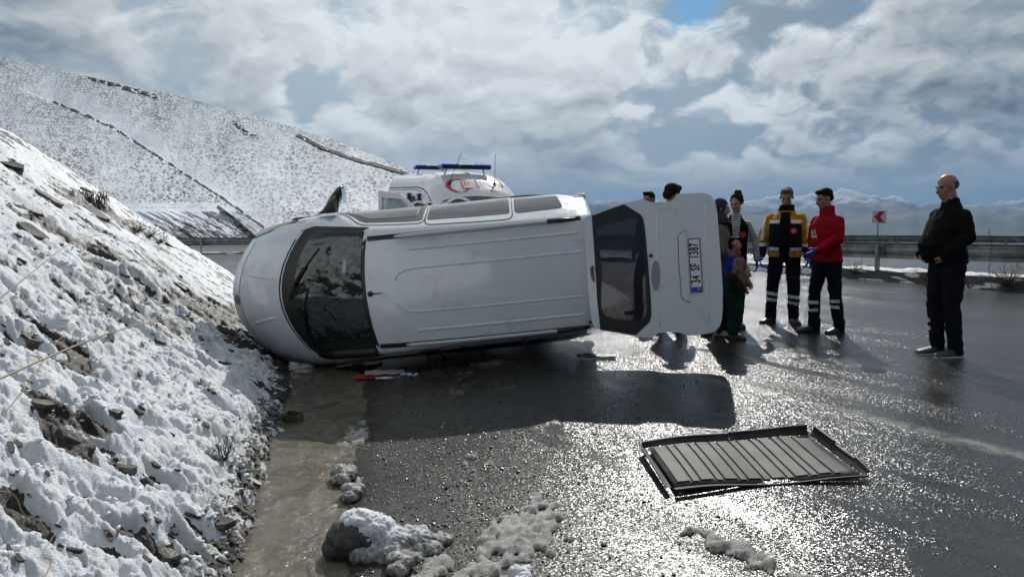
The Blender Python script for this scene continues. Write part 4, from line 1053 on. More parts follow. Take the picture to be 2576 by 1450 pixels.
        blob(m, h(0, .018, .035), (.074*k*fw, .094*k, .082*k), HR)               # skull
        blob(m, h(0, -.028, -.030), (.058*k*fw, .062*k, .078*k), HR)             # face
        blob(m, h(0, -.052, -.085), (.034*k*fw, .032*k, .026*k), HR)             # chin
        blob(m, h(0, -.020, -.068), (.053*k*fw, .050*k, .036*k), HR)             # jaw
        blob(m, h(0, -.074, .018), (.046*k*fw, .018*k, .013*k), HR)              # brow
        m.tube([h(0, -.080, .014), h(0, -.098, -.016), h(0, -.108, -.030), h(0, -.092, -.038)], [.008*k, .011*k, .016*k, .011*k], 8)
        blob(m, h(.040, -.062, -.022), (.018*k, .016*k, .016*k), HR); blob(m, h(-.040, -.062, -.022), (.018*k, .016*k, .016*k), HR)
        blob(m, h(0, -.085, -.056), (.022*k, .012*k, .010*k), HR)
        if ears:
            for sx in (-1, 1): blob(m, h(sx*.077, .012, -.008), (.010*k, .018*k, .031*k), HR @ Matrix.Rotation(sx*.3, 3, 'Z'))
        limb(m, [h(0, .012, -.05), s.P(0, .02, 1.44)], [neck*k, neck*1.08*k])
        loft(m, [(s.P(0, 0, z).z, 0, s.P(0, cy, z).y, x_*s.b*k, y_*s.b*k) for z, cy, x_, y_ in ((.84, 0, .13, .085), (1.0, 0, .12, .08), (1.25, 0, .14, .085), (1.38, .005, .14, .075), (1.45, .01, .07, .06))])
        for (fx, fy), sx in ((s.fl, 1), (s.fr, -1)):
            limb(m, [s.P(sx*.085, 0, .88), Vector(((fx*.6+sx*.04)*k, (fy*.6-.03)*k, .49*k)), Vector((fx*k, (fy+.02)*k, .09*k))], [.07*k, .045*k, .035*k])
        s.gl = []
        for si, (side, (el, wr_)) in enumerate(((1, left), (-1, right))):
            A, B, C_ = s.arm_pts(side, el, wr_, sw)
            limb(m, [A, B, C_], [.045*k, .036*k, .024*k])
            tgt = MB() if glove else m
            dirv_ = Vector(handdir[si]).normalized() if handdir[si] else (C_-B).normalized()
            s.hand(tgt, C_, dirv_, side, curl[si], 1.12 if glove else 1.0)
            if glove:
                limb(tgt, [C_-dirv_*.05*k, C_+dirv_*.02*k], [.031*k, .029*k]); s.gl.append(tgt)
        o = fuse('body', m, [s.skin], s.root, .0075, 2)
        for t_ in s.gl: fuse('glove', t_, [glove], s.root, .005, 1)
        # eyes, brows, mouth
        for sx in (-1, 1):
            e = MB(); blob(e, h(sx*.031, -.0745, -.001), (.012*k, .007*k, .0055*k), HR, 8, 6); e.build('eye', EYE, o)
            bw = MB(); bw.tube([h(sx*.014, -.0885, .018), h(sx*.034, -.0855, .022), h(sx*.050, -.070, .016)], .0045*k, 6); bw.build('eyebrow', HAIRB, o)
        lp = MB(); lp.tube([h(-.022, -.090, -.058), h(0, -.098, -.056), h(.022, -.090, -.058)], .0045*k, 6); lp.build('mouth', LIP, o)
        s.bodyo = o; return o
    def hand(s, m, w, d, side, curl, sc_=1.0):
        k = s.k*sc_; d = Vector(d).normalized(); fwd = Vector((0, -1, 0)); fwd = (fwd-d*fwd.dot(d)); fwd = fwd.normalized() if fwd.length > .2 else d.orthogonal().normalized()
        inn = d.cross(fwd)*side   # towards the thigh
        if inn.dot(Vector((-side, 0, 0))) < 0: inn = -inn
        for q in (-1, -.33, .33, 1): m.tube([w+fwd*q*.012*k, w+d*.045*k+fwd*q*.024*k, w+d*.088*k+fwd*q*.028*k], [.014*k, .015*k, .012*k], 8)
        for q, L in ((1, .072), (.33, .082), (-.33, .076), (-1, .060)):
            p = w+d*.088*k+fwd*q*.028*k; pts = [p]; ang = 0
            for seg in (.42, .33, .25):
                ang += curl*.75; pts.append(pts[-1]+(d*math.cos(ang)+inn*math.sin(ang))*L*seg*k)
            m.tube(pts, [.0105*k, .0098*k, .009*k, .0075*k], 8)
        p = w+d*.02*k+fwd*.026*k; m.tube([p, p+(d*.7+fwd*.6+inn*.3)*.035*k, p+(d*1.4+fwd*.7+inn*.7)*.045*k], [.013*k, .0115*k, .009*k], 8)
    def hair(s, mat, kind='short', name='hair', vox=.008):
        m = MB(); k = s.k; h = s.h; HR = s.HR
        blob(m, h(0, .028, .046), (.080*k, .096*k, .082*k), HR)
        cut = [(.0, 0)]
        o = None
        if kind == 'short':
            blob(m, h(0, .075, -.005), (.066*k, .040*k, .050*k), HR); blob(m, h(0, -.045, .102), (.058*k, .040*k, .026*k), HR)
            for q in range(16):
                a = q*.9; m.tube([h(.045*math.cos(a), -.02+.035*math.sin(a), .100), h(.055*math.cos(a), -.03+.045*math.sin(a), .122)], [.015*k, .004*k], 5)
        if kind == 'quiff':
            blob(m, h(0, .075, -.005), (.068*k, .042*k, .050*k), HR); blob(m, h(0, -.035, .092), (.060*k, .050*k, .030*k), HR); blob(m, h(0, -.066, .090), (.046*k, .022*k, .014*k), HR)
        if kind == 'thick':
            blob(m, h(0, .085, -.01), (.074*k, .050*k, .065*k), HR); blob(m, h(0, -.030, .098), (.074*k, .062*k, .040*k), HR); blob(m, h(.0, .03, .055), (.090*k, .104*k, .088*k), HR)
        if kind == 'tail':
            blob(m, h(0, .080, .0), (.070*k, .040*k, .055*k), HR); blob(m, h(0, .06, .128), (.040*k, .040*k, .030*k), HR)
            m.tube([h(0, .07, .12), h(0, .12, .115), h(0, .15, .05), h(.01, .155, -.03)], [.022*k, .030*k, .026*k, .008*k], 8)
            for sx in (-1, 1): m.tube([h(sx*.072, -.03, .04), h(sx*.082, .02, .02)], [.012*k, .02*k], 6)
        if kind == 'boy':
            blob(m, h(0, .075, -.02), (.070*k, .044*k, .050*k), HR); blob(m, h(0, -.050, .090), (.068*k, .040*k, .036*k), HR)
        o = fuse(name, m, [mat], s.root, vox, 1, .003, 5, None, wfreq=(20, 20, 20))
        # leave the face free: the cap ends at the hairline
        hi = s.HR.inverted(); lim = {'short': .050, 'quiff': .052, 'thick': .046, 'tail': .050, 'boy': .040}[kind]
        bm = bmesh.new(); bm.from_mesh(o.data); kill = []
        for v in bm.verts:
            q = hi @ (v.co-s.hc)/k; fr_ = -q.y
            line = lim+.006*math.sin(q.x*260) if fr_ > .052 else (-.004+(lim+.004)*max(0, (fr_-.018)/.034)**.8 if fr_ > .018 else (-.022 if fr_ > .006 else (.004 if fr_ > -.024 else -9)))
            if q.z < line: kill.append(v)
        bmesh.ops.delete(bm, geom=kill, context='VERTS'); bm.to_mesh(o.data); bm.free()
        return o
def bel(belly, z): return belly*.9*math.exp(-((z-1.08)/.14)**2)

# bald man in black, profile to the left, hands in front
f = Fig(2370, 893, H=1.80, rot=-86, label='bald man in black jacket and grey clogs standing alone at the right', build=1.04, depth=1.04, head=(14, 0, 6), lean=.03)
CLOG = pbr('grey clog foam', (.05, .055, .065), .55, var=.1); CLS = pbr('pale clog rim', (.5, .5, .52), .5)
f.feet((.075, .06), (-.085, -.01), CLOG, (6, -4), 'clog', CLS, 1.15, .016)
def zb(x, y, z):
    k = f.k
    st = ((np.abs(z-.335*k) < .020*k) | (np.abs(z-.255*k) < .020*k)) & (x < -.085*k-.0*y)
    return np.where(st, 1, 0)
f.legs(NAVY, rh=.098, rk=.070, ra=.062, hem=.055, zone=zb, mats=[NAVY, REFL], seed=4, wr=.020)
L_, R_ = ((.245, .02, 1.15), (.175, -.15, .985)), ((-.245, .02, 1.15), (-.175, -.15, .985))
f.jk = f.torso('jacket', [BLACKC, NAVY], L_, R_, hem=.90, belly=.065, rx=.185, ry=.125, sleeve=(.070, .062, .052), seed=8, wr=.014, collar=1.525, cr=.066)
f.body(L_, R_, curl=(.9, .9), handdir=((-.6, .1, -.7), (.6, .1, -.7)), neck=.064, hc=(0, -.035, 1.625))
mk = text_mesh('lettering', 'ACİL SAĞLIK', .034, DKLETTER, f.root, 0, frame_matrix((-.2, -.02, .605*f.k), (0, 1, 0.04), (0, 0, 1))); mk.data.transform(Matrix.Identity(4))
conform(mk, f.trousers, (1, 0, 0), .003)
BALD = f
stb = MB()
blob(stb, f.h(0, .030, .020), (.0765*f.k, .094*f.k, .050*f.k), f.HR); blob(stb, f.h(0, .04, .0), (.0765*f.k, .082*f.k, .050*f.k), f.HR); o = fuse('cropped_hair', stb, [pbr('stubble', (.06, .045, .04), .7)], f.root, .008, 1)
bm = bmesh.new(); bm.from_mesh(o.data); hi = f.HR.inverted()
bmesh.ops.delete(bm, geom=[v for v in bm.verts if (hi @ (v.co-f.hc)/f.k).y < .012 or (hi @ (v.co-f.hc)/f.k).z > .050 or (hi @ (v.co-f.hc)/f.k).z < -.045], context='VERTS'); bm.to_mesh(o.data); bm.free()

# red jacket medic
f = Fig(2075, 836, H=1.72, rot=-72, label='dark haired medic in red fleece jacket and blue gloves leaning towards his colleague', lean=.10, head=(16, 0, -8), build=1.02, depth=1.02)
f.feet((.08, .12), (-.10, -.10), BLACKB, (8, -8))
def zr(x, y, z):
    k = f.k
    st = ((np.abs(z-.37*k) < .020*k) | (np.abs(z-.275*k) < .020*k)) & ((x < -.09*k) | (y < -.09*k) & (x < .0))
    st2 = ((np.abs(z-.40*k) < .018*k) | (np.abs(z-.33*k) < .018*k)) & (x > 0) & (y < .06*k)
    return np.where(st | st2, 1, 0)
f.legs(NAVY, zone=zr, mats=[NAVY, REFL], rk=.070, ra=.062, seed=14, wr=.022)
L_, R_ = ((.255, .03, 1.16), (.215, -.04, .90)), ((-.235, -.05, 1.155), (-.16, -.27, 1.04))
LR, RR = ((.235, -.05, 1.155), (.16, -.28, 1.02)), ((-.262, .01, 1.15), (-.23, -.03, .90))
jk = f.torso('jacket', [REDC, BLACKC], LR, RR, hem=.87, belly=.02, sleeve=(.074, .062, .048), seed=18, wr=.016, collar=1.545, cr=.074)
f.body(LR, RR, curl=(.35, .55), glove=GLOVE, neck=.058, hc=(0, -.03, 1.625)); f.hair(HAIRB, 'quiff')
bd = disc('badge', (-.30, -.02, 1.33*f.k), .032, (0, -1, 0), (0, 0, 1), PINKR, f.root, r0=.022); conform(bd, jk, (1, 0.1, 0), .004)
tx = text_mesh('lettering', 'ACİL\nSAĞLIK', .052, WH, f.root, 0, frame_matrix((-.10, -.3, 1.20*f.k), (1, .0, 0), (0, 0, 1)), bold=.001); conform(tx, jk, (.18, 1, 0), .004)
zp = MB(); zp.tube([(-.155, -.10, 1.05*f.k), (-.165, -.085, .98*f.k), (-.17, -.08, .92*f.k)], .004, 5); zz = zp.build('pocket_zip', TRIM, f.root); conform(zz, jk, (1, .6, 0), .003)
tx = text_mesh('lettering', 'SAĞLIK', .034, DKLETTER, f.root, 0, frame_matrix((-.2, -.03, .70*f.k), (0, 1, -.15), (0, 0, 1))); conform(tx, f.trousers, (1, 0, 0), .003)

# yellow and navy jacket medic
f = Fig(1968, 812, H=1.76, rot=-24, label='grey haired medic in open yellow and navy reflective jacket looking down', lean=.04, head=(22, 0, -2), build=1.06)
f.feet((.13, .04), (-.15, -.03), BLACKB, (22, -30))
def zy(x, y, z):
    k = f.k; st = ((np.abs(z-(.37*k-x*.15)) < .021*k) | (np.abs(z-(.29*k-x*.15)) < .021*k)) & (y < .03)
    return np.where(st, 1, 0)
f.legs(NAVY, zone=zy, mats=[NAVY, REFL], rk=.072, ra=.064, seed=24, wr=.022)
for sx in (-1, 1):
    pm = MB(); pm.box((sx*.175*f.k, .0, .66*f.k), (.035, .14, .19)); pk = fuse('cargo_pocket', pm, [NAVY], f.root, .012, 3)
L_, R_ = ((.265, .02, 1.14), (.275, -.05, .89)), ((-.265, .02, 1.14), (-.285, -.06, .89))
def zj(x, y, z):
    k = f.k; m = np.zeros(x.shape, int)
    ax = np.abs(x); arm = ax > (.19+.03*(1.40-z/k).clip(0, .4))*k
    m[(z > 1.335*k)] = 2                                   # yellow yoke
    m[arm & (z > 1.05*k)] = 2
    m[(z < .935*k) & ~arm & (ax > .045)] = 2                 # yellow hem
    m[(np.abs(z-1.315*k) < .022*k) & ~arm & (ax > .07)] = 1
    m[(np.abs(z-.965*k) < .020*k) & ~arm & (ax > .07)] = 1
    m[arm & (np.abs(ax-(.262+.055*(1.42-z/k))*k) < .020) & (z > 1.08*k) & (y < .03)] = 1
    m[arm & (np.abs(z-1.02*k) < .022*k)] = 1
    m[(ax < .062) & (y < -.05) & (z < 1.44*k)] = 3        # open front shows the shirt
    m[(z > 1.455*k)] = 0
    return m
jk = f.torso('jacket', [NAVY, REFL, YEL, BLACKC], L_, R_, zone=zj, hem=.865, rx=.195, ry=.13, belly=.02, sleeve=(.070, .066, .056), seed=28, wr=.016, collar=1.53, cr=.085, vox=.009)
f.body(L_, R_, curl=(.6, .6), glove=GLOVE, neck=.058, hc=(0, -.03, 1.625)); f.hair(HAIRG, 'short')
bdm = MB(); blob(bdm, f.h(0, -.060, -.083), (.036*f.k, .027*f.k, .022*f.k), f.HR); fuse('beard', bdm, [HAIRD], f.root, .006, 1)
bd = disc('badge', (.105, -.3, 1.20*f.k), .040, (1, 0, 0), (0, 0, 1), PINKR, f.root); conform(bd, jk, (0, 1, 0), .004)
b2 = text_mesh('badge_mark', '+', .06, WH, f.root, 0, frame_matrix((.105, -.3, 1.20*f.k), (1, 0, 0), (0, 0, 1))); conform(b2, jk, (0, 1, 0), .006)
b3 = quadmark('patch', (-.125, -.3, 1.365*f.k), .07, .045, (1, 0, 0), (0, 0, 1), PINKR, f.root); conform(b3, jk, (0, 1, 0), .004)
tx = text_mesh('lettering', 'ACİL', .022, WH, f.root, 0, frame_matrix((-.125, -.3, 1.365*f.k), (1, 0, 0), (0, 0, 1))); conform(tx, jk, (0, 1, 0), .006)
tx = text_mesh('lettering', 'ACİL SAĞLIK', .028, DKLETTER, f.root, 0, frame_matrix((.12, -.3, .60*f.k), (1, 0, 0), (0, 0, 1))); conform(tx, f.trousers, (0, 1, 0), .003)

# young woman with a pony tail: vest over a striped shirt
f = Fig(1850, 0, Y=8.95, H=1.68, rot=-12, label='woman with ponytail in black vest over striped shirt standing behind the boy', lean=.05, head=(18, 0, -30), skin=SKIN2, build=.90)
f.feet((.08, .03), (-.08, 0), BLACKB); f.legs(BLACKC, seed=31)
sm = bpy.data.materials.new('striped knit'); sm.use_nodes = True; t = NT(sm.node_tree); b = sm.node_tree.nodes['Principled BSDF']; b.inputs['Roughness'].default_value = .8
sp = t.new('ShaderNodeSeparateXYZ'); t.l.new(t.new('ShaderNodeTexCoord').outputs['Object'], sp.inputs[0])
wv = t.m('SINE', t.m('MULTIPLY', t.m('ADD', sp.outputs[2], t.m('MULTIPLY', sp.outputs[0], .12)), 2*math.pi/.027))
t.put(b.inputs['Base Color'], t.mix(t.ramp(wv, .2, .5), (.60, .61, .62), (.012, .012, .018)))
L_, R_ = ((.255, .02, 1.15), (.275, -.03, .90)), ((-.25, 0, 1.15), (-.2, -.18, .99))
f.torso('shirt', [sm], L_, R_, hem=.93, rx=.165, ry=.105, sleeve=(.054, .048, .038), seed=33, wr=.005, collar=1.49, cr=.066)
def zv(x, y, z): return np.where((np.abs(x) < .05*(1-(1.30-z/1.0)*1.5).clip(0, 1.4)) & (y < 0) & (z > 1.12), 1, 0)
vt = f.torso('vest', [BLACKC, sm], L_, R_, zone=zv, hem=.90, rx=.178, ry=.120, seed=35, wr=.006, collar=1.475, sleeves=False, sw=.17, cr=.074)
f.body(L_, R_, curl=(.5, .5), glove=GLOVE, neck=.048, fw=.94, hc=(0, -.03, 1.62)); f.hair(HAIRD, 'tail')
bd = disc('badge', (.085, -.3, 1.215*f.k), .038, (1, 0, 0), (0, 0, 1), PINKR, f.root); conform(bd, vt, (0, 1, 0), .004)

# woman in a headscarf, profile to the right
f = Fig(1806, 0, Y=8.25, H=1.59, rot=82, label='woman in dark grey headscarf and beige coat holding the boy beside the open tailgate', lean=.04, head=(6, 0, 0), skin=SKIN2, build=1.0)
f.feet((.08, .08), (-.08, -.06), pbr('pale boot', (.42, .39, .35), .6, var=.15))
COAT = cloth('beige coat', (.155, .115, .092)); SCARF = cloth('dark grey scarf', (.042, .044, .056)); f.legs(cloth('dark skirt cloth', (.035, .032, .032)), seed=41)
L_, R_ = ((.225, .0, 1.12), (.12, -.12, .92)), ((-.245, -.04, 1.10), (-.17, -.30, .905))
f.torso('coat', [COAT], L_, R_, hem=.52, rx=.175, ry=.13, belly=.02, flare=1.15, sleeve=(.070, .060, .048), seed=44, wr=.010, collar=1.48)
f.body(L_, R_, curl=(.35, .25), handdir=((-.2, -.8, -.5), (-.1, -.5, -.85)), neck=.05, fw=.95)
m = MB(); blob(m, f.h(0, .022, .030), (.088*f.k, .104*f.k, .096*f.k), f.HR); blob(m, f.h(0, .01, -.075), (.074*f.k, .078*f.k, .06*f.k), f.HR)
loft(m, [(1.30, 0, -.04, .15, .11), (1.37, 0, .0, .14, .11), (1.42, 0, .0, .085, .08)])
sc_ = fuse('headscarf', m, [SCARF], f.root, .009, 2, .006, 46)
hi = f.HR.inverted()
for v in sc_.data.vertices:
    q = hi @ (v.co-f.hc)/f.k
    if -q.y > .045 and -.10 < q.z < .062 and abs(q.x) < .065: v.co = v.co+f.HR @ Vector((0, .055*f.k, 0))
m = MB(); m.tube([(.06, -.10, 1.30), (.05, -.135, 1.15), (.05, -.14, .95), (.05, -.135, .75)], [.02, .02, .02, .015], 6, flat=.4); m.build('orange_shawl', cloth('rust shawl', (.22, .07, .03)), f.root, True)

# boy
f = Fig(1850, 0, Y=8.12, H=1.17, rot=62, label='small boy in blue and beige jacket and green trousers by the tailgate', lean=.0, head=(-4, 0, 16), skin=SKIN2, build=1.22)
CAMO = pbr('camouflage boot', (.05, .045, .035), .7, var=.7, vscale=18); GRN = cloth('dark green trousers', (.012, .035, .026))
f.feet((.12, .05), (-.12, -.06), CAMO, (10, -10), 'boot', None, 1.25, .03)
f.legs(GRN, rh=.12, rk=.115, ra=.10, hem=.14, seed=52, wr=.03)
BLU = cloth('blue jacket', (.010, .035, .22)); BEI = cloth('beige quilting', (.22, .15, .12)); ORA = cloth('orange lining', (.36, .08, .03)); BRN = cloth('brown sleeve', (.045, .028, .025))
L_, R_ = ((.27, -.02, 1.13), (.20, -.20, .93)), ((-.29, .0, 1.10), (-.24, -.20, .88))
def zk(x, y, z):
    m = np.zeros(x.shape, int); m[(y < -.03) | (x > .0)] = 1; m[(np.abs(x) < .022) & (y < 0)] = 2
    m[(z > .955)] = 2; m[(z > .925) & (z <= .955)] = 0
    m[(x < -.17) & (z < .76)] = 3; m[z < .535] = 3
    return m
jk = f.torso('jacket', [BLU, BEI, ORA, BRN], L_, R_, zone=zk, hem=.72, rx=.18, ry=.14, sleeve=(.085, .080, .072), seed=54, wr=.02, collar=1.49, cr=.095, flare=1.08)
hd = MB(); blob(hd, (0, .085, .985), (.10, .055, .05)); fuse('hood', hd, [BLU], f.root, .01, 2, .008, 56)
f.body(L_, R_, curl=(.7, .7), neck=.052, fw=1.14, hc=(0, -.005, 1.60)); 
for v in f.bodyo.data.vertices: pass
f.hair(HAIRB, 'boy')

# two men behind the open tailgate
f = Fig(1632, 0, Y=10.2, H=1.75, rot=-62, label='man with short black hair standing behind the tailgate, left of the other one', head=(8, 0, 20))
f.feet((.10, .08), (-.10, -.10), BLACKB); f.legs(BLACKC, seed=61); L_, R_ = ((.25, .03, 1.16), (.24, -.03, .90)), ((-.25, .03, 1.16), (-.24, -.05, .90))
f.torso('jacket', [cloth('charcoal jacket', (.02, .021, .024))], L_, R_, seed=62); f.body(L_, R_); f.hair(HAIRB, 'short')
f = Fig(1690, 0, Y=8.75, H=1.77, rot=118, label='man with thick dark hair and his back turned behind the tailgate', head=(14, 0, 0))
f.feet((.13, .05), (-.13, -.05), BLACKB); f.legs(BLACKC, seed=64); f.torso('jacket', [cloth('dark brown jacket', (.03, .024, .02))], L_, R_, seed=65); f.body(L_, R_); f.hair(HAIRD, 'thick')
# ------------------------------------------------------------------ ambulance behind the van
amb = empty('ambulance', label='white high-roofed ambulance with blue light bar parked behind the overturned van', category='ambulance')
_ay = rad(-90+21)
amb.matrix_world = Matrix.Translation((-.13, 12.45, -.03)) @ Matrix.Rotation(_ay, 4, 'Z')
_ax = np.array([0, .06, .22, .70, .80, 1.28, 1.33, 1.45, 1.75, 2.15, 2.7, 5.6, 5.75]); _az = np.array([.95, 1.05, 1.15, 1.29, 1.33, 1.80, 1.84, 1.95, 2.15, 2.29, 2.37, 2.50, 2.46])
def amb_pt(xi, v):
    zt = np.interp(xi, _ax, _az); sg = 1 if v >= 0 else -1; v = abs(v)
    ys = np.interp(xi, [0, .3, .8, 1.3, 1.6, 2.2, 5.75], [.72, .82, .84, .80, .80, .78, .78])
    yb = np.interp(xi, [0, .2, .8, 5.5, 5.75], [.86, .96, 1.0, 1.0, .97])
    zb = min(1.35, zt-.14)
    cr = .03 if xi < 1.3 else .05
    c = [(-.4*ys, zt-cr*.3), (0, zt), (.4*ys, zt-cr*.3), (.75*ys, zt-cr), (.96*ys, zt-cr*2.2), (ys+.05, zt-.20 if xi > 1.4 else zt-.12), ((ys*1.1+yb)/2, (zt-.22+zb)/2+.1*(xi > 1.4)), (yb-.02, zb), (yb, .9), (yb, .5), (yb-.03, .32), (yb*.5, .3), (0, .3), (-.4*yb, .3)]
    i = min(int(v), 10)+1; f_ = v-(i-1)
    def q(k, u):
        a, b_, d = c[k-1], c[k], c[k+1]; w0 = .5*(1-u)**2; w1 = .5+u*(1-u); w2 = .5*u*u
        return (w0*a[0]+w1*b_[0]+w2*d[0], w0*a[1]+w1*b_[1]+w2*d[1])
    u = f_+.5
    y, z = q(i, u) if u <= 1 else q(i+1, u-1)
    k = np.interp(xi, [0, .8, 1.3, 1.8, 2.6, 3], [.20, .16, .14, .10, .03, 0])
    return Vector((-xi-k*(y/.9)**2, sg*y, z))
def amb_n(xi, v):
    a = amb_pt(xi+.01, v)-amb_pt(xi-.01, v); b_ = amb_pt(xi, v+.02)-amb_pt(xi, v-.02); n = a.cross(b_).normalized()
    return n if n.dot(amb_pt(xi, v)-Vector((-xi-.9 if xi < 1 else -xi, 0, 1.0))) > 0 else -n
SK_pt, SK_n = amb_pt, amb_n
def a_at(xi, y):
    lo, hi = 0.0, 5.5
    for _ in range(24):
        m_ = (lo+hi)/2
        if amb_pt(xi, m_).y < abs(y): lo = m_
        else: hi = m_
    return lo if y >= 0 else -lo
def amb_body():
    xs = list(np.linspace(0, 5.75, 120)); vs = list(np.linspace(-11, 11, 133))[:-1]; n = len(vs)
    rows = [[Vector((.03, p.y*.9, .62+(p.z-.62)*.8)) for p in [amb_pt(0, v) for v in vs]]]+[[amb_pt(x, v) for v in vs] for x in xs]
    rows.append([Vector((-5.80, p.y*.95, 1.4+(p.z-1.4)*.95)) for p in rows[-1]])
    V = [p for r in rows for p in r]
    F = [(i*n+k, i*n+(k+1) % n, (i+1)*n+(k+1) % n, (i+1)*n+k) for i in range(len(rows)-1) for k in range(n)]+[tuple((len(rows)-1)*n+k for k in range(n)), tuple(range(n-1, -1, -1))]
    return fix_normals(put('body', mesh_of('body', V, F), WHITE2, amb, True))
amb_body()
BLUEL = pbr('blue lamp lens', (.02, .07, .55), .12, coat=1.0)
BLUEG = tint_glass('blue lens shell', (.16, .26, .95))
def arow(x, y0, y1, n=11): return [(x, a_at(x, y)) for y in np.linspace(y0, y1, n)]
patch('windscreen', arow(1.31, -.74, .74)+[(1.25, 4.05), (1.0, 4.25), (.84, 4.3)]+arow(.80, .80, -.80)+[(.84, -4.3), (1.0, -4.25), (1.25, -4.05)], .006, DGLASS, amb, rings=6)
for y in (-.58, .04, .58):
    ribbon('roof_rib', [(x, a_at(x, y)) for x in np.linspace(1.52+abs(y)*.2, 3.4, 16)], .05, .002, WHITE2, amb, h=.02)
for s_ in (-1, 1):
    patch('headlight', rounded([(.03, s_*3.7), (.42, s_*4.4), (.30, s_*6.2), (.03, s_*6.0)], .2), .008, pbr('lamp glass', (.5, .52, .55), .08, coat=1), amb, rings=4)
    patch('side_window', rounded([(1.0, s_*5.3), (1.85, s_*5.1), (1.85, s_*6.6), (.85, s_*6.7)], .12), .006, DGLASS, amb, rings=4)
    ribbon('gutter', [(x, s_*4.55) for x in np.linspace(1.35, 5.6, 30)], .035, .003, WHITE2, amb, h=.018)
    ribbon('gutter_gap', [(x, s_*4.42) for x in np.linspace(1.35, 5.6, 30)], .022, .001, GAPM, amb, h=.001)
    ribbon('side_stripe', [(x, s_*7.9) for x in np.linspace(.6, 5.6, 30)], .16, .002, REDL, amb, h=.001)
    for x in (2.35, 3.3, 4.35, 5.1):
        hsg = MB(); c_ = amb_pt(x, s_*4.95); n_ = amb_n(x, s_*4.95); Mh = frame_matrix((0, 0, 0), (1, 0, 0), Vector((0, 0, 1))).to_3x3()
        hsg.box(c_+n_*.018, (.25, .045, .145)); ho = hsg.build('side_lamp', TRIM, amb, bevel=.01)
        ln = MB(); ln.box(c_+n_*.045, (.19, .035, .105)); ln.build('lens', BLUEL, ho, bevel=.008)
for nm, x, z, w in (('light_bar', 2.28, 2.405, 1.06), ('rear_light_bar', 5.0, 2.575, .80)):
    lb = MB(); lb.box((-x, 0, z), (.26, w*.96, .045)); lbo = lb.build(nm, TRIM, amb, bevel=.015)
    for s_ in (-1, 1):
        l_ = MB(); l_.box((-x, s_*w*.31, z+.030), (.30, w*.36, .090)); l_.build('blue_lens', BLUEG, lbo, bevel=.03)
        l2 = MB(); l2.box((-x+.01, s_*w*.30, z+.025), (.20, w*.30, .05)); l2.build('lamp_unit', BLUEL, lbo, bevel=.008)
        ft = MB(); ft.tube([(-x, s_*w*.36, z-.02), (-x-.03, s_*w*.40, z-.13)], .014, 6); ft.build('foot', METAL, lbo)
    l3 = MB(); l3.box((-x+.02, 0, z+.026), (.28, w*.22, .075)); l3.build('centre_block', pbr('dark lens', (.015, .015, .02), .2), lbo, bevel=.01)
for y, lean_ in ((.42, (0, .015)), (-.50, (0, .16))):
    b_ = amb_pt(1.66, a_at(1.66, y)); at_ = MB(); at_.tube([b_, b_+Vector((0, lean_[1]*.2, .10))], [.030, .010], 8); at_.tube([b_+Vector((0, lean_[1]*.2, .10)), b_+Vector((-.02, lean_[1]*1.6, .60))], .005, 5)
    at_.build('whip_aerial', TRIM, amb)
# red crescent, emergency number and round seal on the roof front
RED = pbr('red vinyl', (.50, .012, .02), .4)
def onskin(o, off=.006):
    for v in o.data.vertices:
        xi, y = v.co.x, v.co.y; vv = a_at(xi, y); v.co = amb_pt(xi, vv)+amb_n(xi, vv)*off
    o.data.update(); return o
# marks are drawn flat in (distance along the roof, across) and laid on the skin
def ann(name, cx, cy, r0, r1, n=32, ecc=(0, 0)):
    V = []; F = []
    for k in range(n):
        a = 2*math.pi*k/n
        V += [(cx+r1*math.cos(a), cy+r1*math.sin(a), 0), (cx+ecc[0]+r0*math.cos(a), cy+ecc[1]+r0*math.sin(a), 0)]
    F = [(2*k, 2*((k+1) % n), 2*((k+1) % n)+1, 2*k+1) for k in range(n)]
    return mesh_of(name, V, F)
def flatq(name, x0, x1, y0, y1, n=6):
    V = [(x0+(x1-x0)*i/n, y0+(y1-y0)*j/n, 0) for j in range(n+1) for i in range(n+1)]
    return mesh_of(name, V, [(j*(n+1)+i, j*(n+1)+i+1, (j+1)*(n+1)+i+1, (j+1)*(n+1)+i) for j in range(n) for i in range(n)])
# in the picture the ambulance's right hand (-y) lies to the left: crescent at y<0
onskin(put('crescent', ann('crescent', 1.62, -.36, .185, .215, 40, (-.03, .055)), RED, amb), .007)
sq = onskin(put('number_sign', flatq('number_sign', 1.48, 1.71, -.28, -.05), RED, amb), .010)
onskin(put('sign_strip', flatq('sign_strip', 1.51, 1.555, -.255, -.085), WH, sq), .012)
tm = text_mesh('lettering', '112', .145, WH, sq, 0, Matrix(((0, 1, 0, 1.625), (1, 0, 0, -.17), (0, 0, 1, 0), (0, 0, 0, 1))), bold=.006, sx=.9); onskin(tm, .013)
onskin(put('seal_ring', ann('seal_ring', 1.64, .33, .195, .21), pbr('dark red vinyl', (.22, .02, .03), .4), amb), .007)
onskin(put('seal_ring', ann('seal_ring', 1.64, .33, .118, .128), pbr('dark red vinyl', (.22, .02, .03), .4), amb), .007)
stm = MB()
for k in range(16):
    a = 2*math.pi*k/16; cx_, cy_ = 1.64+.16*math.cos(a), .33+.16*math.sin(a)
    stm.add([(cx_+(.019 if q % 2 == 0 else .008)*math.cos(q*math.pi/5), cy_+(.019 if q % 2 == 0 else .008)*math.sin(q*math.pi/5), 0) for q in range(10)], [tuple(range(10))])
onskin(stm.build('star_ring', RED, amb, kind='stuff'), .007)
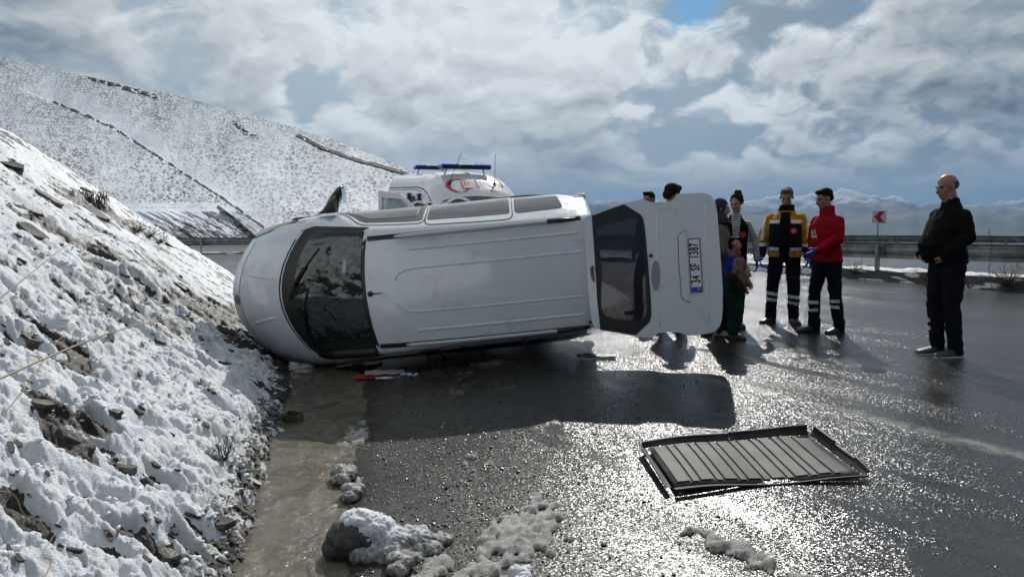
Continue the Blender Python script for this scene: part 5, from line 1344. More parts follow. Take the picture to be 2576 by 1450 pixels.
for k in range(3):
    cs = MB(); a = -.6+k*.6; cs.tube([(1.56, .33, 0), (1.62, .33+.05*math.sin(a), 0), (1.70, .33+.085*math.sin(a), 0)], [.008, .012, .005], 4)
    q_ = MB(); q_.add([(1.56, .325, 0), (1.56, .335, 0), (1.64, .33+.05*math.sin(a)+.012, 0), (1.71, .33+.08*math.sin(a), 0), (1.64, .33+.05*math.sin(a)-.012, 0)], [(0, 1, 2, 3, 4)]); onskin(q_.build('seal_mark', RED, amb), .008)
# open side door with its dark doorway, and the swung front door
patch('doorway', rounded([(2.05, -5.0), (3.2, -4.9), (3.2, -9.6), (2.05, -9.6)], .06), .006, INNER, amb, rings=5)
dr = MB(); Md = Matrix.Rotation(rad(28), 3, 'Z')
def slab(name, pts, hinge, ang, th, mat, parent):
    R_ = Matrix.Rotation(rad(ang), 3, 'Z'); return plate_poly(name, [[Vector(hinge)+R_ @ Vector((x, 0, z)) for x, z in lp] for lp in pts], R_ @ Vector((0, 1, 0)), th, mat, parent)
ang = 62
fdr = slab('front_door', [[(0, .45), (0, 1.28), (-.18, 1.45), (-.62, 1.84), (-1.02, 1.90), (-1.06, .45)], [(-.16, 1.32), (-.60, 1.74), (-.95, 1.78), (-.97, 1.32)]], (-.86, -1.01, 0), ang, .05, WHITE2, amb)
slab('window', [[(-.16, 1.32), (-.60, 1.74), (-.95, 1.78), (-.97, 1.32)]], (-.87, -1.015, 0), ang, .01, tint_glass('door glass', (.45, .5, .5)), fdr)
for s_ in (-1, 1):
    for x in (-.95, -4.7):
        ty = MB(); ty.lathe([(.2, -.11), (.32, -.10), (.345, -.06), (.345, .06), (.32, .10), (.2, .11)], (x, s_*.86, .345), 'y', 28); wh = ty.build('wheel', RUBBER, amb, True)
        rm = MB(); rm.lathe([(.05, s_*.09), (.19, s_*.06), (.21, s_*.112), (.21, -.1*s_)], (x, s_*.86, .345), 'y', 20); rm.build('rim', METAL, wh, True)
    mm = MB(); mm.box((-.95, s_*1.16, 1.5), (.12, .20, .36)); mm.tube([(-.95, s_*.96, 1.38), (-.95, s_*1.08, 1.45)], .03, 6); mm.build('wing_mirror', TRIM, amb, bevel=.03)
gr_ = MB(); gr_.box((.045, 0, .78), (.06, .9, .28)); gr_.build('grille', TRIM, amb, bevel=.02)
bu = MB(); bu.box((.03, 0, .45), (.16, 1.8, .26)); bu.build('bumper', pbr('grey bumper', (.12, .12, .125), .5), amb, bevel=.05)
SK_pt, SK_n = van_pt, van_n

# ------------------------------------------------------------------ guard rails
GALV = pbr('weathered galvanised steel', (.27, .29, .29), .42, metal=.5, var=.35, vscale=3.0, rvar=.12, dirt=(.10, .09, .075, .6), dscale=2.0, dlo=.5, dhi=.7)
def resample(pts, step):
    P_ = [Vector(p) for p in pts]; out = []
    # Catmull-Rom
    fine = []
    for i in range(len(P_)-1):
        p0, p1, p2, p3 = P_[max(i-1, 0)], P_[i], P_[i+1], P_[min(i+2, len(P_)-1)]
        for k in range(20):
            t_ = k/20; fine.append(.5*((2*p1)+(p2-p0)*t_+(2*p0-5*p1+4*p2-p3)*t_*t_+(3*p1-p0-3*p2+p3)*t_**3))
    fine.append(P_[-1]); acc = 0; out = [fine[0]]
    for a, b_ in zip(fine[:-1], fine[1:]):
        acc += (b_-a).length
        if acc >= step: out.append(b_); acc = 0
    return out
WPROF = [(0.0, .0), (.035, .012), (.045, .04), (.045, .075), (.005, .115), (.0, .155), (.005, .195), (.045, .235), (.045, .27), (.035, .298), (0, .31)]
def guardrail(label, pts, ztop, hb, post_h, side, spacing=2.0, gname=None):
    """ztop(i-th point) gives the top of the beam"""
    path = resample(pts, .5); root = empty('guardrail', (path[0].x, path[0].y, 0), label=label, category='guardrail')
    if gname: root['group'] = gname
    o0 = Vector((path[0].x, path[0].y, 0)); n = len(path); sc_ = hb/.31
    def sec(i):
        p = path[i]; t_ = (path[min(i+1, n-1)]-path[max(i-1, 0)]); t_.z = 0; t_.normalize(); nn = Vector((t_.y, -t_.x, 0))*side; return p, nn
    seg = 8
    for a in range(0, n-1, seg):
        b_ = min(a+seg, n-1); V = []; m_ = len(WPROF)
        for i in range(a, b_+1):
            p, nn = sec(i); zt = ztop(p)
            lap = .002 if (a//seg) % 2 else 0
            V += [Vector((p.x, p.y, zt-hb+h*sc_))+nn*(d+lap)-o0 for d, h in WPROF]+[Vector((p.x, p.y, zt-hb+h*sc_))+nn*(d-.006+lap)-o0 for d, h in WPROF[::-1]]
        M_ = 2*m_; F = [(i*M_+k, i*M_+(k+1) % M_, (i+1)*M_+(k+1) % M_, (i+1)*M_+k) for i in range(b_-a) for k in range(M_)]
        F += [tuple(range(M_-1, -1, -1)), tuple((b_-a)*M_+k for k in range(M_))]
        fix_normals(put('beam', mesh_of('beam', V, F), GALV, root, False))
        bo = MB(); p, nn = sec(a+1 if a+1 < n else a); bo.lathe([(.016, -.01), (.016, .01)], (0, 0, 0), 'z', 8)
    step = int(spacing/.5)
    for i in range(2, n, step):
        p, nn = sec(i); zt = ztop(p); pm = MB(); c = Vector((p.x, p.y, 0))-nn*.10-o0; t_ = Vector((-nn.y, nn.x, 0)); R_ = Matrix((t_, nn, Vector((0, 0, 1)))).transposed()
        zc = (zt-.03+zt-.03-post_h)/2
        pm.box(c+Vector((0, 0, zc)), (.006, .10, post_h), R_); pm.box(c+t_*.03+nn*.047+Vector((0, 0, zc)), (.06, .006, post_h), R_); pm.box(c+t_*.03-nn*.047+Vector((0, 0, zc)), (.06, .006, post_h), R_)
        pm.box(c+nn*.075+Vector((0, 0, zt-hb/2)), (.14, .045, .18), R_)
        pm.build('post', GALV, root)
    return root
RAIL1 = [(14.6, -8, 0), (14.3, 0, 0), (12.7, 7.6, 0), (9.9, 13.8, 0), (6.6, 19.5, 0), (2.6, 24.6, 0), (-2.6, 28.6, 0)]
guardrail('nearer steel guardrail on snowy verge running behind the standing people', RAIL1, lambda p: float(np.interp(p.y, [8, 13.8, 19.5, 28], [.90, .87, .765, .62])), .35, .95, 1, 4.0, 'roadside guardrails')
RAIL2 = [(-32, 27.5, 0), (-19, 32, 0), (-12, 33.3, 0), (0, 34, 0), (12, 33, 0), (22, 30, 0), (32, 23, 0), (36, 10, 0)]
guardrail('farther steel guardrail beyond the second carriageway at the edge of the drop', RAIL2, lambda p: float(np.interp(p.x, [-20, -10, 10, 20], [.54, .52, .63, .66])), .31, .85, -1, 2.0, 'roadside guardrails')
# dirty snow verge under the nearer rail, thin strip under the farther one
def verge(name, pts, w0, w1, hfun, seed, side, res=.06):
    path = resample(pts, res*1.3); n = len(path); m_ = 34 if res < .1 else 14; V = np.zeros((n, m_, 3)); S = np.zeros((n, m_)); D = np.zeros((n, m_))
    for i in range(n):
        p = path[i]; t_ = path[min(i+1, n-1)]-path[max(i-1, 0)]; t_.z = 0; t_.normalize(); nn = Vector((t_.y, -t_.x, 0))*side
        for j in range(m_):
            a = -w1+(w0+w1)*j/(m_-1); V[i, j] = (p.x+nn.x*a, p.y+nn.y*a, a)
    X, Y, A_ = V[..., 0], V[..., 1], V[..., 2].copy()
    prof = ss(-w1, -w1+.35, A_)*(1-ss(w0-.75, w0, A_+.25*fbm(X*1.5, Y*1.5, 3, seed)))
    h = hfun(X, Y)*prof*(1+.25*fbm(X*1.2, Y*1.2, 3, seed+1))+.10*fbm(X*4, Y*4, 5, seed+2)*prof-.02*(1-prof)
    th = .05*fbm(X*2.4, Y*2.4, 4, seed+5)+.08*fbm(X*5, Y*8, 5, seed+6)-.006+.02*ss(.1, .5, A_)*(1-ss(.5, .9, A_))
    V[..., 2] = gz(X, Y)+h+np.maximum(th, 0)
    me, used = grid_mesh(name, V if side > 0 else V[:, ::-1]); idx = np.arange(n*m_).reshape(n, m_); idx = (idx if side > 0 else idx[:, ::-1]).ravel()[used]
    attr(me, 'snow', ss(.0, .012, th).ravel()[idx]); attr(me, 'dirt', np.full(n*m_, .55)[idx])
    return put(name, me, M_VERGE, smooth=True, kind='stuff')
M_VERGE = snow_rock('snow over wet earth', ((.010, .009, .008), (.040, .035, .028)), (.70, .73, .78), .6)
verge('snowy_verge', RAIL1, 1.15, .6, lambda X, Y: np.interp(Y, [8, 13.8, 19.5, 28], [.26, .24, .15, .08]), 11, 1)
verge('snowy_verge', RAIL2, .9, .7, lambda X, Y: X*0+.05, 31, -1, .25)

# ------------------------------------------------------------------ bend sign
q = py(2212, 545, 36); sgn = empty('road_sign', (q[0], 36, -.3), (0, 0, rad(-6)), label='white square road sign with red chevron pointing left behind the far guardrail', category='road sign')
sb = MB(); sb.box((0, 0, q[2]+.3), (.68, .03, .64), Matrix.Rotation(rad(2), 3, 'Y')); sbo = sb.build('board', pbr('white sign face', (.72, .72, .72), .4), sgn, bevel=.02)
zc = q[2]+.3
plate_poly('chevron', [[Vector((x, -.018, zc+z)) for x, z in [(.26, .27), (-.02, .27), (-.25, 0), (-.02, -.27), (.26, -.27), (.03, 0)]]], (0, -1, 0), .003, pbr('red sign film', (.55, .015, .03), .4), sbo)
sp_ = MB(); sp_.tube([(-.03, .04, 0), (-.03, .04, zc+.25)], .035, 10); sp_.build('post', GALV, sgn, True)

# ------------------------------------------------------------------ rubber boot liner on the road
MAT = pbr('black boot liner rubber', (.018, .018, .018), .62, spec=.3, var=.15, vscale=9, bump=.4, bscale=90, bdist=.001, dirt=(.060, .060, .057, .8), dscale=5, dlo=.42, dhi=.62)
def gp_(u, v, h=0.0):
    p = px(u, v, h); z = float(gz(p[0], p[1]))+h; p = px(u, v, z); return Vector((p[0], p[1], z))
fc = [gp_(1630, 1126, .035), gp_(2036, 1097, .035), gp_(2166, 1189, .03), gp_(1698, 1229, .028)]       # floor corners: far-left, far-right, near-right, near-left
mc = sum(fc, Vector())/4; liner = empty('boot_liner', (mc.x, mc.y, 0), label='black ribbed rubber boot liner lying upturned on the wet road in the foreground', category='car mat')
fc = [p-Vector((mc.x, mc.y, 0)) for p in fc]
def bl(a, b_, h=0.0): return (fc[0]*(1-a)+fc[1]*a)*(1-b_)+(fc[3]*(1-a)+fc[2]*a)*b_+Vector((0, 0, h))
fm = MB(); N = 24
warp = lambda a, b_: .012*math.sin(a*3+b_*2)+.006*math.sin(a*9)
fm.add([bl(i/N, j/8, warp(i/N, j/8)) for j in range(9) for i in range(N+1)], [(j*(N+1)+i, j*(N+1)+i+1, (j+1)*(N+1)+i+1, (j+1)*(N+1)+i)[::-1] for j in range(8) for i in range(N)])
fo = fm.build('floor', MAT, liner, True)
sm_ = fo.modifiers.new('t', 'SOLIDIFY'); sm_.thickness = .006
xr = .02
for k in range(19):
    w_ = .038 if k % 2 else .072
    a0, a1 = xr, xr+w_; xr = a1+.009
    if a1 > .985: break
    r_ = MB(); V = []; b0, b1 = .03, (.95 if k % 2 else .93)
    for b_ in np.linspace(b0, b1, 7):
        for a, h in ((a0, .001), (a0+.006, .008), (a1-.006, .008), (a1, .001)): V.append(bl(a, b_, warp(a, b_)+h))
    F = [(i*4+k2, i*4+k2+1, (i+1)*4+k2+1, (i+1)*4+k2)[::-1] for i in range(6) for k2 in range(3)]+[(0, 1, 2, 3), (27, 26, 25, 24)]
    r_.add(V, F); fix_normals(r_.build('rib', MAT, liner))
def lip(name, path, out, hs, cap=.012):
    m_ = MB(); n = len(path); V = []
    for i, (p, h) in enumerate(zip(path, hs)):
        h = h*.72
        o_ = Vector(out).normalized() if not isinstance(out, list) else out[i]
        V += [p, p+o_*.018+Vector((0, 0, h*.55)), p+o_*.022+Vector((0, 0, h)), p+o_*(.022+cap)+Vector((0, 0, h+.002)), p+o_*(.022+cap)+Vector((0, 0, h-.008)), p+o_*.022+Vector((0, 0, h*.5)), p+o_*.006-Vector((0, 0, .004))]
    F = [(i*7+k, i*7+(k+1) % 7, (i+1)*7+(k+1) % 7, (i+1)*7+k) for i in range(n-1) for k in range(7)]+[tuple(range(6, -1, -1)), tuple((n-1)*7+k for k in range(7))]
    m_.add(V, F); return fix_normals(m_.build(name, MAT, liner))
L1 = np.linspace(-.03, .50, 12); L2 = np.linspace(.503, 1.0, 12); up = (fc[0]-fc[3]); up.z = 0; rt = (fc[1]-fc[0]); rt.z = 0
lip('rim', [bl(a, -.02, warp(a, 0)) for a in L1], up, [.040+.014*abs(a-.0)/.5 for a in L1]); lip('rim', [bl(a, -.02, warp(a, 0)) for a in L2], up, [.062+.0*a+.020*max(0, a-.8)*5 for a in L2])
lip('rim', [bl(1.01, b_, warp(1, b_)) for b_ in np.linspace(-.02, .40, 8)], rt, [.080]*8); lip('rim', [bl(1.01, b_, warp(1, b_)) for b_ in np.linspace(.41, .78, 8)], rt, [.058]*8)
lip('rim', [bl(1.01, b_, warp(1, b_)) for b_ in np.linspace(.79, 1.02, 6)], rt, [.072, .07, .066, .06, .05, .035])
lip('rim', [bl(a, 1.015, warp(a, 1)) for a in np.linspace(-.01, 1.02, 16)], -up, list(np.linspace(.006, .016, 16)), .014)
lip('rim', [bl(-.02, b_, warp(0, b_)) for b_ in np.linspace(-.03, 1.0, 12)], -rt, list(np.linspace(.030, .006, 12)), .010)

# ------------------------------------------------------------------ slush, gravel, lumps
def slush():
    xs = np.arange(-2.3, 3.0, .0115); ys = np.concatenate([np.arange(2.35, 4.6, .0115), np.arange(4.6, 8.2, .02)])
    X, Y = np.meshgrid(xs, ys, indexing='ij')
    def zone(cx, cy, sx, sy, a, rot=0.0):
        c, s_ = math.cos(rot), math.sin(rot); dx_ = (X-cx)*c+(Y-cy)*s_; dy_ = -(X-cx)*s_+(Y-cy)*c
        return a*np.exp(-(dx_/sx)**2-(dy_/sy)**2)
    z_ = zone(-.15, 2.9, .42, .55, .50)+zone(-.28, 4.15, .28, .42, .42)+zone(-.42, 2.75, .25, .25, .28)+zone(.08, 3.4, .20, .5, .42)
    z_ = z_+zone(-.95, 3.95, .07, .26, .75, -.1)+zone(-.93, 3.45, .06, .12, .5)
    z_ = z_+zone(.93, 2.92, .12, .30, .60, .45)+zone(1.18, 2.55, .10, .2, .65, .5)+zone(.62, 3.25, .09, .07, .5)+zone(.78, 3.1, .06, .06, .5)
    z_ = z_+zone(-.9, 5.8, .9, 1.0, .40)+zone(-1.1, 6.9, .8, .5, .40)+zone(-.2, 6.9, .35, .12, .70)+zone(.2, 5.9, .8, .8, .22)+zone(-1.15, 5.1, .12, .3, .55)
    n = fbm(X*3.3, Y*2.6, 5, 201)+.75*fbm(X*11, Y*9, 4, 203)
    th = n*.5+z_-.46
    k = ss(0, .16, th)
    c1, _ = cells(X*17+.6*perlin(X*9, Y*9, 2), Y*17, 205); c2, _ = cells(X*38, Y*38, 206)
    b1 = np.sqrt(np.clip(1-(c1/.8)**2, 0, 1)); b2 = np.sqrt(np.clip(1-(c2/.85)**2, 0, 1))
    mushy = ss(4.9, 5.6, Y)  # slush turns muddier and flatter towards the van
    H_ = k*(.008+.012*b1*(1-.6*mushy)+.012*b2*(1-.5*mushy)+.014*fbm(X*22, Y*22, 3, 207)+.008*fbm(X*45, Y*45, 2, 209))+.022*ss(.15, .6, th)*(b1+.5*b2)
    Z = gz(X, Y)+H_-.004
    Z = np.where(X-toe(Y) < wid(Y)-.05, -9, Z)
    kp = (H_ > .004) & (Z > -1)
    keep = kp[:-1, :-1] | kp[1:, :-1] | kp[1:, 1:] | kp[:-1, 1:]; ok = Z > -1; keep &= ok[:-1, :-1] & ok[1:, :-1] & ok[1:, 1:] & ok[:-1, 1:]
    me, used = grid_mesh('slush', np.stack([X, Y, Z], -1), keep)
    attr(me, 'snow', ((.30+.62*ss(.006, .022, H_))*(1-.55*mushy)).ravel()[used]); attr(me, 'dirt', np.clip(1.15-.5*ss(.02, .05, H_)+.3*mushy, 0, 1.4).ravel()[used])
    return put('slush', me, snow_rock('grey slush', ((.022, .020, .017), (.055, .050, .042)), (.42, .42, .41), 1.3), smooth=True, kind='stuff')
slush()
def ico_mesh(name, sub, jit, seed, squash=(1, 1, 1)):
    bm = bmesh.new(); bmesh.ops.create_icosphere(bm, subdivisions=sub, radius=1.0); r_ = random.Random(seed)
    for v in bm.verts: v.co = Vector((v.co.x*squash[0], v.co.y*squash[1], v.co.z*squash[2]))*(1+r_.uniform(-jit, jit))
    me = bpy.data.meshes.new(name); bm.to_mesh(me); bm.free(); return me
def scatter(name, protos, items, mat, **props):
    """many small pieces as one mesh: items (x, y, z, size, rot)"""
    PV = []
    for me in protos:
        co = np.empty(len(me.vertices)*3); me.vertices.foreach_get('co', co); PV.append((co.reshape(-1, 3), [tuple(p.vertices) for p in me.polygons]))
    V = []; F = []; off = 0
    for i, (x, y, z, sz, r_) in enumerate(items):
        co, fs = PV[i % len(PV)]; c, s_ = math.cos(r_), math.sin(r_)
        q_ = co*np.asarray(sz); V.append(np.stack([q_[:, 0]*c-q_[:, 1]*s_+x, q_[:, 0]*s_+q_[:, 1]*c+y, q_[:, 2]+z], 1)); F += [tuple(k+off for k in f_) for f_ in fs]; off += len(co)
    V = np.concatenate(V); me = bpy.data.meshes.new(name); me.from_pydata(V.tolist(), [], F); me.update(); return put(name, me, mat, **props)
GRAV = pbr('wet gravel', (.060, .055, .047), .32, var=.7, vscale=30)
pebs = [ico_mesh('pebble', 1, .25, s_, (1, .75, .5)) for s_ in range(5)]
it = []
for _ in range(5200):
    if rng.rand() < .75: x = rng.normal(-.35, .42); y = 2.35+2.9*rng.rand()**1.2
    else: x = rng.uniform(-1.3, 1.6); y = rng.uniform(2.4, 6.5)
    if x-float(toe(y)) < float(wid(y)): continue
    s0 = .003+.007*rng.rand()**3+(.008 if rng.rand() < .02 else 0); it.append((x, y, float(gz(x, y))+s0*.3, s0, rng.rand()*6.28))
scatter('gravel', pebs, it, GRAV, kind='stuff')
# shingle along the foot of the bank
it = []
for _ in range(2600):
    y = 2.3+5.2*rng.rand()**1.3; x = float(toe(y))+rng.normal(-.02, .055); z, _, _ = bank_parts(np.array(x), np.array(y)); s0 = .005+.014*rng.rand()**2
    it.append((x, y, max(float(z), WATER_Z-.01)+s0*.2, (s0*1.5, s0, s0*.5), rng.rand()*6.28))
scatter('shingle', pebs, it, pbr('dark shale chips', (.055, .052, .046), .35, var=.7, vscale=22), kind='stuff')
# snow crumbs on the near bank
crumb = [ico_mesh('crumb', 2, .22, 30+s_, (1, .8, .6)) for s_ in range(4)]
SNOWM = pbr('loose snow', (.80, .83, .87), .6, var=.03, bump=.6, bscale=120, bdist=.004)
it = []; tries = 0
while len(it) < 2300 and tries < 20000:
    tries += 1; y = 1.9+6.5*rng.rand()**1.4; s_ = .05+3.0*rng.rand()**1.3; x = float(toe(y))-s_
    if fbm(np.array(x*1.4), np.array(y*1.4), 3, 301) < -.05: continue
    z, mk_, _ = bank_parts(np.array(x), np.array(y))
    if mk_ < .5 and rng.rand() < .6: continue
    s0 = (.004+.012*rng.rand()**2)*(.8+.1*y); it.append((x, y, float(z)+s0*.25, s0, rng.rand()*6.28))
o = scatter('snow_crumbs', crumb, it, SNOWM, kind='stuff'); o.data.polygons.foreach_set('use_smooth', [True]*len(o.data.polygons))

def bank_hit(u, v):
    """where a line of sight meets the bank"""
    d = dirv(u, v); t_ = np.linspace(1.0, 30, 3000); X = d[0]*t_; Y = d[1]*t_; Zr = CAM_H+d[2]*t_; Zb, _, _ = bank_parts(X, Y)
    i = np.argmax(Zr < Zb); return Vector((X[i], Y[i], float(Zb[i])))
SHALE = pbr('brown grey shale', (.048, .043, .036), .5, var=.55, vscale=14, bump=.9, bscale=30, bdist=.006, dirt=(.20, .175, .14, .6), dscale=7, dlo=.5, dhi=.65)
def slab_mesh(name, L, w, h, seed):
    r_ = random.Random(seed); bm = bmesh.new(); n = 9; out = []
    for k in range(n):
        a = 2*math.pi*k/n; rr_ = r_.uniform(.72, 1.1); out.append((L/2*math.copysign(abs(math.cos(a))**.7, math.cos(a))*rr_, w/2*math.copysign(abs(math.sin(a))**.7, math.sin(a))*rr_))
    rings = []
    nl = 4
    for j in range(nl+1):
        for e_ in (0, 1):
            if j == 0 and e_ == 0 or j == nl and e_ == 1: continue
            q_ = r_.uniform(.90, 1.06) if e_ else None
            rings.append((j/nl*h, r_.uniform(.88, 1.06)))
    prev = None; first = None
    for z, sc_ in rings:
        ring = [bm.verts.new((x*sc_+r_.uniform(-.02, .02)*L, y*sc_+r_.uniform(-.03, .03)*w, z-h/2+r_.uniform(-.06, .06)*h)) for x, y in out]
        if prev: [bm.faces.new((prev[k], prev[(k+1) % n], ring[(k+1) % n], ring[k])) for k in range(n)]
        else: first = ring
        prev = ring
    bm.faces.new(prev); bm.faces.new(first[::-1]); bmesh.ops.recalc_face_normals(bm, faces=bm.faces); me = bpy.data.meshes.new(name); bm.to_mesh(me); bm.free(); return me
big = [((235, 535), .75, .26, .17, 'large brown shale slab jutting out below a tuft of roots on the snowy bank', -34, 14), ((28, 418), .60, .35, .18, 'pale brown shale block under a dark overhang at the upper left edge', -20, 15),
       ((75, 582), .55, .25, .12, 'dark shale slab lying in snow left of the rooty hollow', -36, 16), ((120, 500), .5, .2, .1, 'narrow dark shale slab between two snow folds high on the bank', -34, 17),
       ((212, 478), .28, .18, .12, 'small upright shale tooth capped with snow above the rooty hollow', -30, 18), ((80, 850), .20, .14, .06, 'black shale block on the bank at the left edge beside long dry stalks', -28, 19),
       ((90, 860+150), .22, .13, .06, 'flat black shale slab in the bare patch low on the left', -22, 20), ((285, 1040), .12, .08, .07, 'rounded grey stone standing in snow near the bare shale patch', -10, 21),
       ((315, 1175), .14, .09, .03, 'flat grey shale plate resting on snow in the lower left', -15, 22), ((640, 1190+22), .10, .06, .04, 'small brown stone near the dry bush by the muddy stream', -30, 23),
       ((420, 1400), .15, .10, .07, 'dark shale block at the bottom of the bank by the frame edge', -25, 24), ((550, 1320), .22, .11, .035, 'thin shale plate half in the muddy stream', -5, 25), ((700, 770), .35, .16, .08, 'shale slab in the churned earth by the nose of the van', -35, 26),
       ((430, 620), .3, .13, .08, 'dark shale slab on the upper slope edge above the road', -38, 27), ((450, 720), .3, .12, .08, 'dark shale slab in the middle of the bank below the slope edge', -38, 28), ((880//2, 850), .26, .12, .08, 'shale slab left of the churned earth', -36, 29)]
for i, ((u, v), L, w, h, lab, pit, sd) in enumerate(big):
    p = bank_hit(u, v); L *= .72; w *= .72; o = put('shale_slab', slab_mesh('shale_slab', L, w, h, sd), SHALE, label=lab, category='rock', group='shale slabs on the bank')
    o.location = p-Vector((0, 0, h*.30)); o.rotation_euler = (rad(random.uniform(-8, 8)), rad(-pit*.9), rad(random.uniform(-25, 12)))
smalls = [slab_mesh('stone', 1.0, .62, .4, 100+k) for k in range(7)]
for k in range(120):
    u = random.uniform(5, 690); v = random.uniform(380, 1430)
    try: p = bank_hit(u, v)
    except Exception: continue
    if p.y > 20 or p.y < 1.5 or toe(p.y)-p.x < .03: continue
    if v < 345+u*.62+14: continue
    me = smalls[k % 7]
    if not me.materials: me.materials.append(SHALE)
    o = bpy.data.objects.new('stone', me); COL.objects.link(o); s0 = (.010+.026*random.random()**2)*(.5+p.y/3.5)
    o.scale = (s0*1.7, s0, s0*.8); o.location = p+Vector((0, 0, s0*.05)); o.rotation_euler = (rad(random.uniform(-15, 15)), rad(28+random.uniform(-12, 12)), rad(random.uniform(-50, 30)))
    o['label'] = 'small dark shale stone poking out of the snow on the bank'; o['category'] = 'stone'; o['group'] = 'loose shale stones on the bank'

# lumps of ploughed snow on the gravel
def lump(name, blobs, mat, parent, vox, amp, seed, fr=24):
    m_ = MB()
    for c, r_ in blobs: blob(m_, c, r_)
    o = fuse(name, m_, [mat], parent, vox, 1)
    me = o.data; n = len(me.vertices); co = np.empty(n*3, np.float32); me.vertices.foreach_get('co', co); co = co.reshape(-1, 3); no = np.empty(n*3, np.float32); me.vertex_normals.foreach_get('vector', no); no = no.reshape(-1, 3)
    x, y, z = co.T.astype(float); w_ = .6*billow(x*fr*.4+seed, y*fr*.4+z*fr*.4, 3, seed)+.5*fbm(x*fr+z*fr*.7, y*fr-z*fr*.7, 3, seed+1)-.1
    c1, _ = cells(x*fr*1.1+z*fr*.6, y*fr*1.1+z*fr*.6, seed+4); w_ = w_+.30*(np.sqrt(np.clip(1-(c1/.85)**2, 0, 1))-.6)+.5*fbm(x*fr*2.6+z*30, y*fr*2.6-z*40, 3, seed+8)
    co2 = co+no*(w_*amp)[:, None]; me.vertices.foreach_set('co', co2.ravel().astype(np.float32)); me.update(); return o
def dirty_snow(name, lo, hi, dirt):
    m = bpy.data.materials.new(name); m.use_nodes = True; t = NT(m.node_tree); b = m.node_tree.nodes['Principled BSDF']; b.inputs['Roughness'].default_value = .6; b.inputs['Specular IOR Level'].default_value = .3
    oc = t.new('ShaderNodeTexCoord').outputs['Object']; sp = t.new('ShaderNodeSeparateXYZ'); t.l.new(oc, sp.inputs[0])
    n = t.noise(oc, 22, 6, .7); k = t.ramp(t.m('ADD', sp.outputs[2], t.m('MULTIPLY', t.m('SUBTRACT', n, .5), .22)), lo, hi)
    t.put(b.inputs['Base Color'], t.mix(k, t.mix(t.ramp(n, .35, .65), (.055, .050, .042), dirt), (.62, .64, .66))); t.l.new(t.bump(t.noise(oc, 110, 5, .7), .8, .005), b.inputs['Normal']); return m
p = gp_(940, 1385); LG = pbr('wet lump rock', (.035, .032, .028), .5, var=.5, vscale=20, bump=.8, bscale=40, bdist=.006)
lr = empty('snow_covered_rock', p, label='dark rock with clean white snow cap beside the muddy stream in the foreground', category='rock')
lump('rock', [((-.115, .03, .05), (.11, .12, .085)), ((-.04, .07, .05), (.15, .12, .08)), ((.03, .05, .02), (.14, .12, .05)), ((-.15, -.01, .02), (.08, .08, .05))], LG, lr, .009, .022, 71, 15)
lump('snow_cap', [((-.075, .05, .135), (.085, .075, .035)), ((-.02, .05, .10), (.11, .09, .05)), ((-.03, .07, .05), (.13, .12, .07)), ((.06, .03, .05), (.10, .09, .055))], dirty_snow('capped snow', .02, .11, (.28, .26, .225)), lr, .006, .016, 72, 34)
lump('snow_chunk', [((.10, .0, .035), (.09, .07, .05)), ((.18, .05, .04), (.10, .08, .05)), ((.24, -.02, .015), (.09, .06, .035)), ((.07, -.06, .02), (.11, .06, .04)), ((-.02, -.08, .01), (.08, .05, .035)), ((.30, .06, .02), (.07, .06, .03)), ((.14, -.10, .01), (.12, .05, .025))], dirty_snow('chunky snow', .0, .14, (.20, .19, .165)), lr, .006, .018, 73, 34)
for i, (u, v, sc_, lab, sd) in enumerate(((858, 1215, 1.0, 'knobbly grey snow clod at the edge of the muddy stream just outside the shadow', 81), (880, 1258, .8, 'small icy snow clod below the larger clod by the stream', 82), (1000, 1445, .8, 'dirty snow clod on gravel at the bottom edge of the picture', 83),
                                         (1310, 1475, .6, 'clean white snow lump cut off by the bottom edge of the picture', 84))):
    p = gp_(u, v); r0 = empty('snow_clod', p, label=lab, category='snow clod', group='ploughed snow clods'); o = lump('clod', [((0, 0, .02), (.06*sc_, .05*sc_, .035*sc_)), ((.03*sc_, .06*sc_, .03), (.05*sc_, .06*sc_, .035*sc_)), ((-.03*sc_, .10*sc_, .03), (.05*sc_, .05*sc_, .045*sc_)), ((.02, .16*sc_, .02), (.04*sc_, .05*sc_, .03*sc_))], dirty_snow('clod snow', -.01 if i != 3 else -.3, .17 if i != 3 else -.1, (.20, .19, .165)), r0, .005, .014, sd, 42)

# ------------------------------------------------------------------ stalks, twigs, roots
STRAW = pbr('dry straw', (.26, .19, .12), .7, var=.3); TWIG = pbr('dark twig', (.055, .035, .022), .7, var=.4)
def arc(a, b_, sag, n=12): return [a.lerp(b_, t_)+Vector((0, 0, 1))*sag*4*t_*(1-t_)+Vector((0, 1, 0))*.02*math.sin(t_*7) for t_ in np.linspace(0, 1, n)]
def view_pt(u, v, Y): return Vector(py(u, v, Y))
for (u0, v0, Y0, u1, v1, Y1, sag, r0, lab) in ((-30, 775, 1.7, 278, 590, 3.2, .05, .0022, 'long thin dry grass stalk slanting up across the upper bank'), (-30, 965, 1.55, 560, 806, 4.0, .07, .003, 'longest dry stalk arching across the bank towards the nose of the van'),
                                               (-20, 1075, 1.6, 225, 790, 2.4, .02, .0015, 'faint thin grass stalk rising steeply from the left edge'), (-20, 1235, 1.5, 120, 1320, 1.8, .01, .0022, 'short straw stalk lying on bare shale at the lower left'),
                                               (110, 1452, 1.6, 128, 1350, 1.8, .0, .002, 'upright pale straw at the bottom left')):
    m_ = MB(); m_.tube(arc(view_pt(u0, v0, Y0), view_pt(u1, v1, Y1), sag), list(np.linspace(r0, r0*.45, 12)), 5)
    put('dry_stalk', mesh_of('dry_stalk', m_.v, m_.f), STRAW, label=lab, category='dry grass', group='dry stalks on the bank')
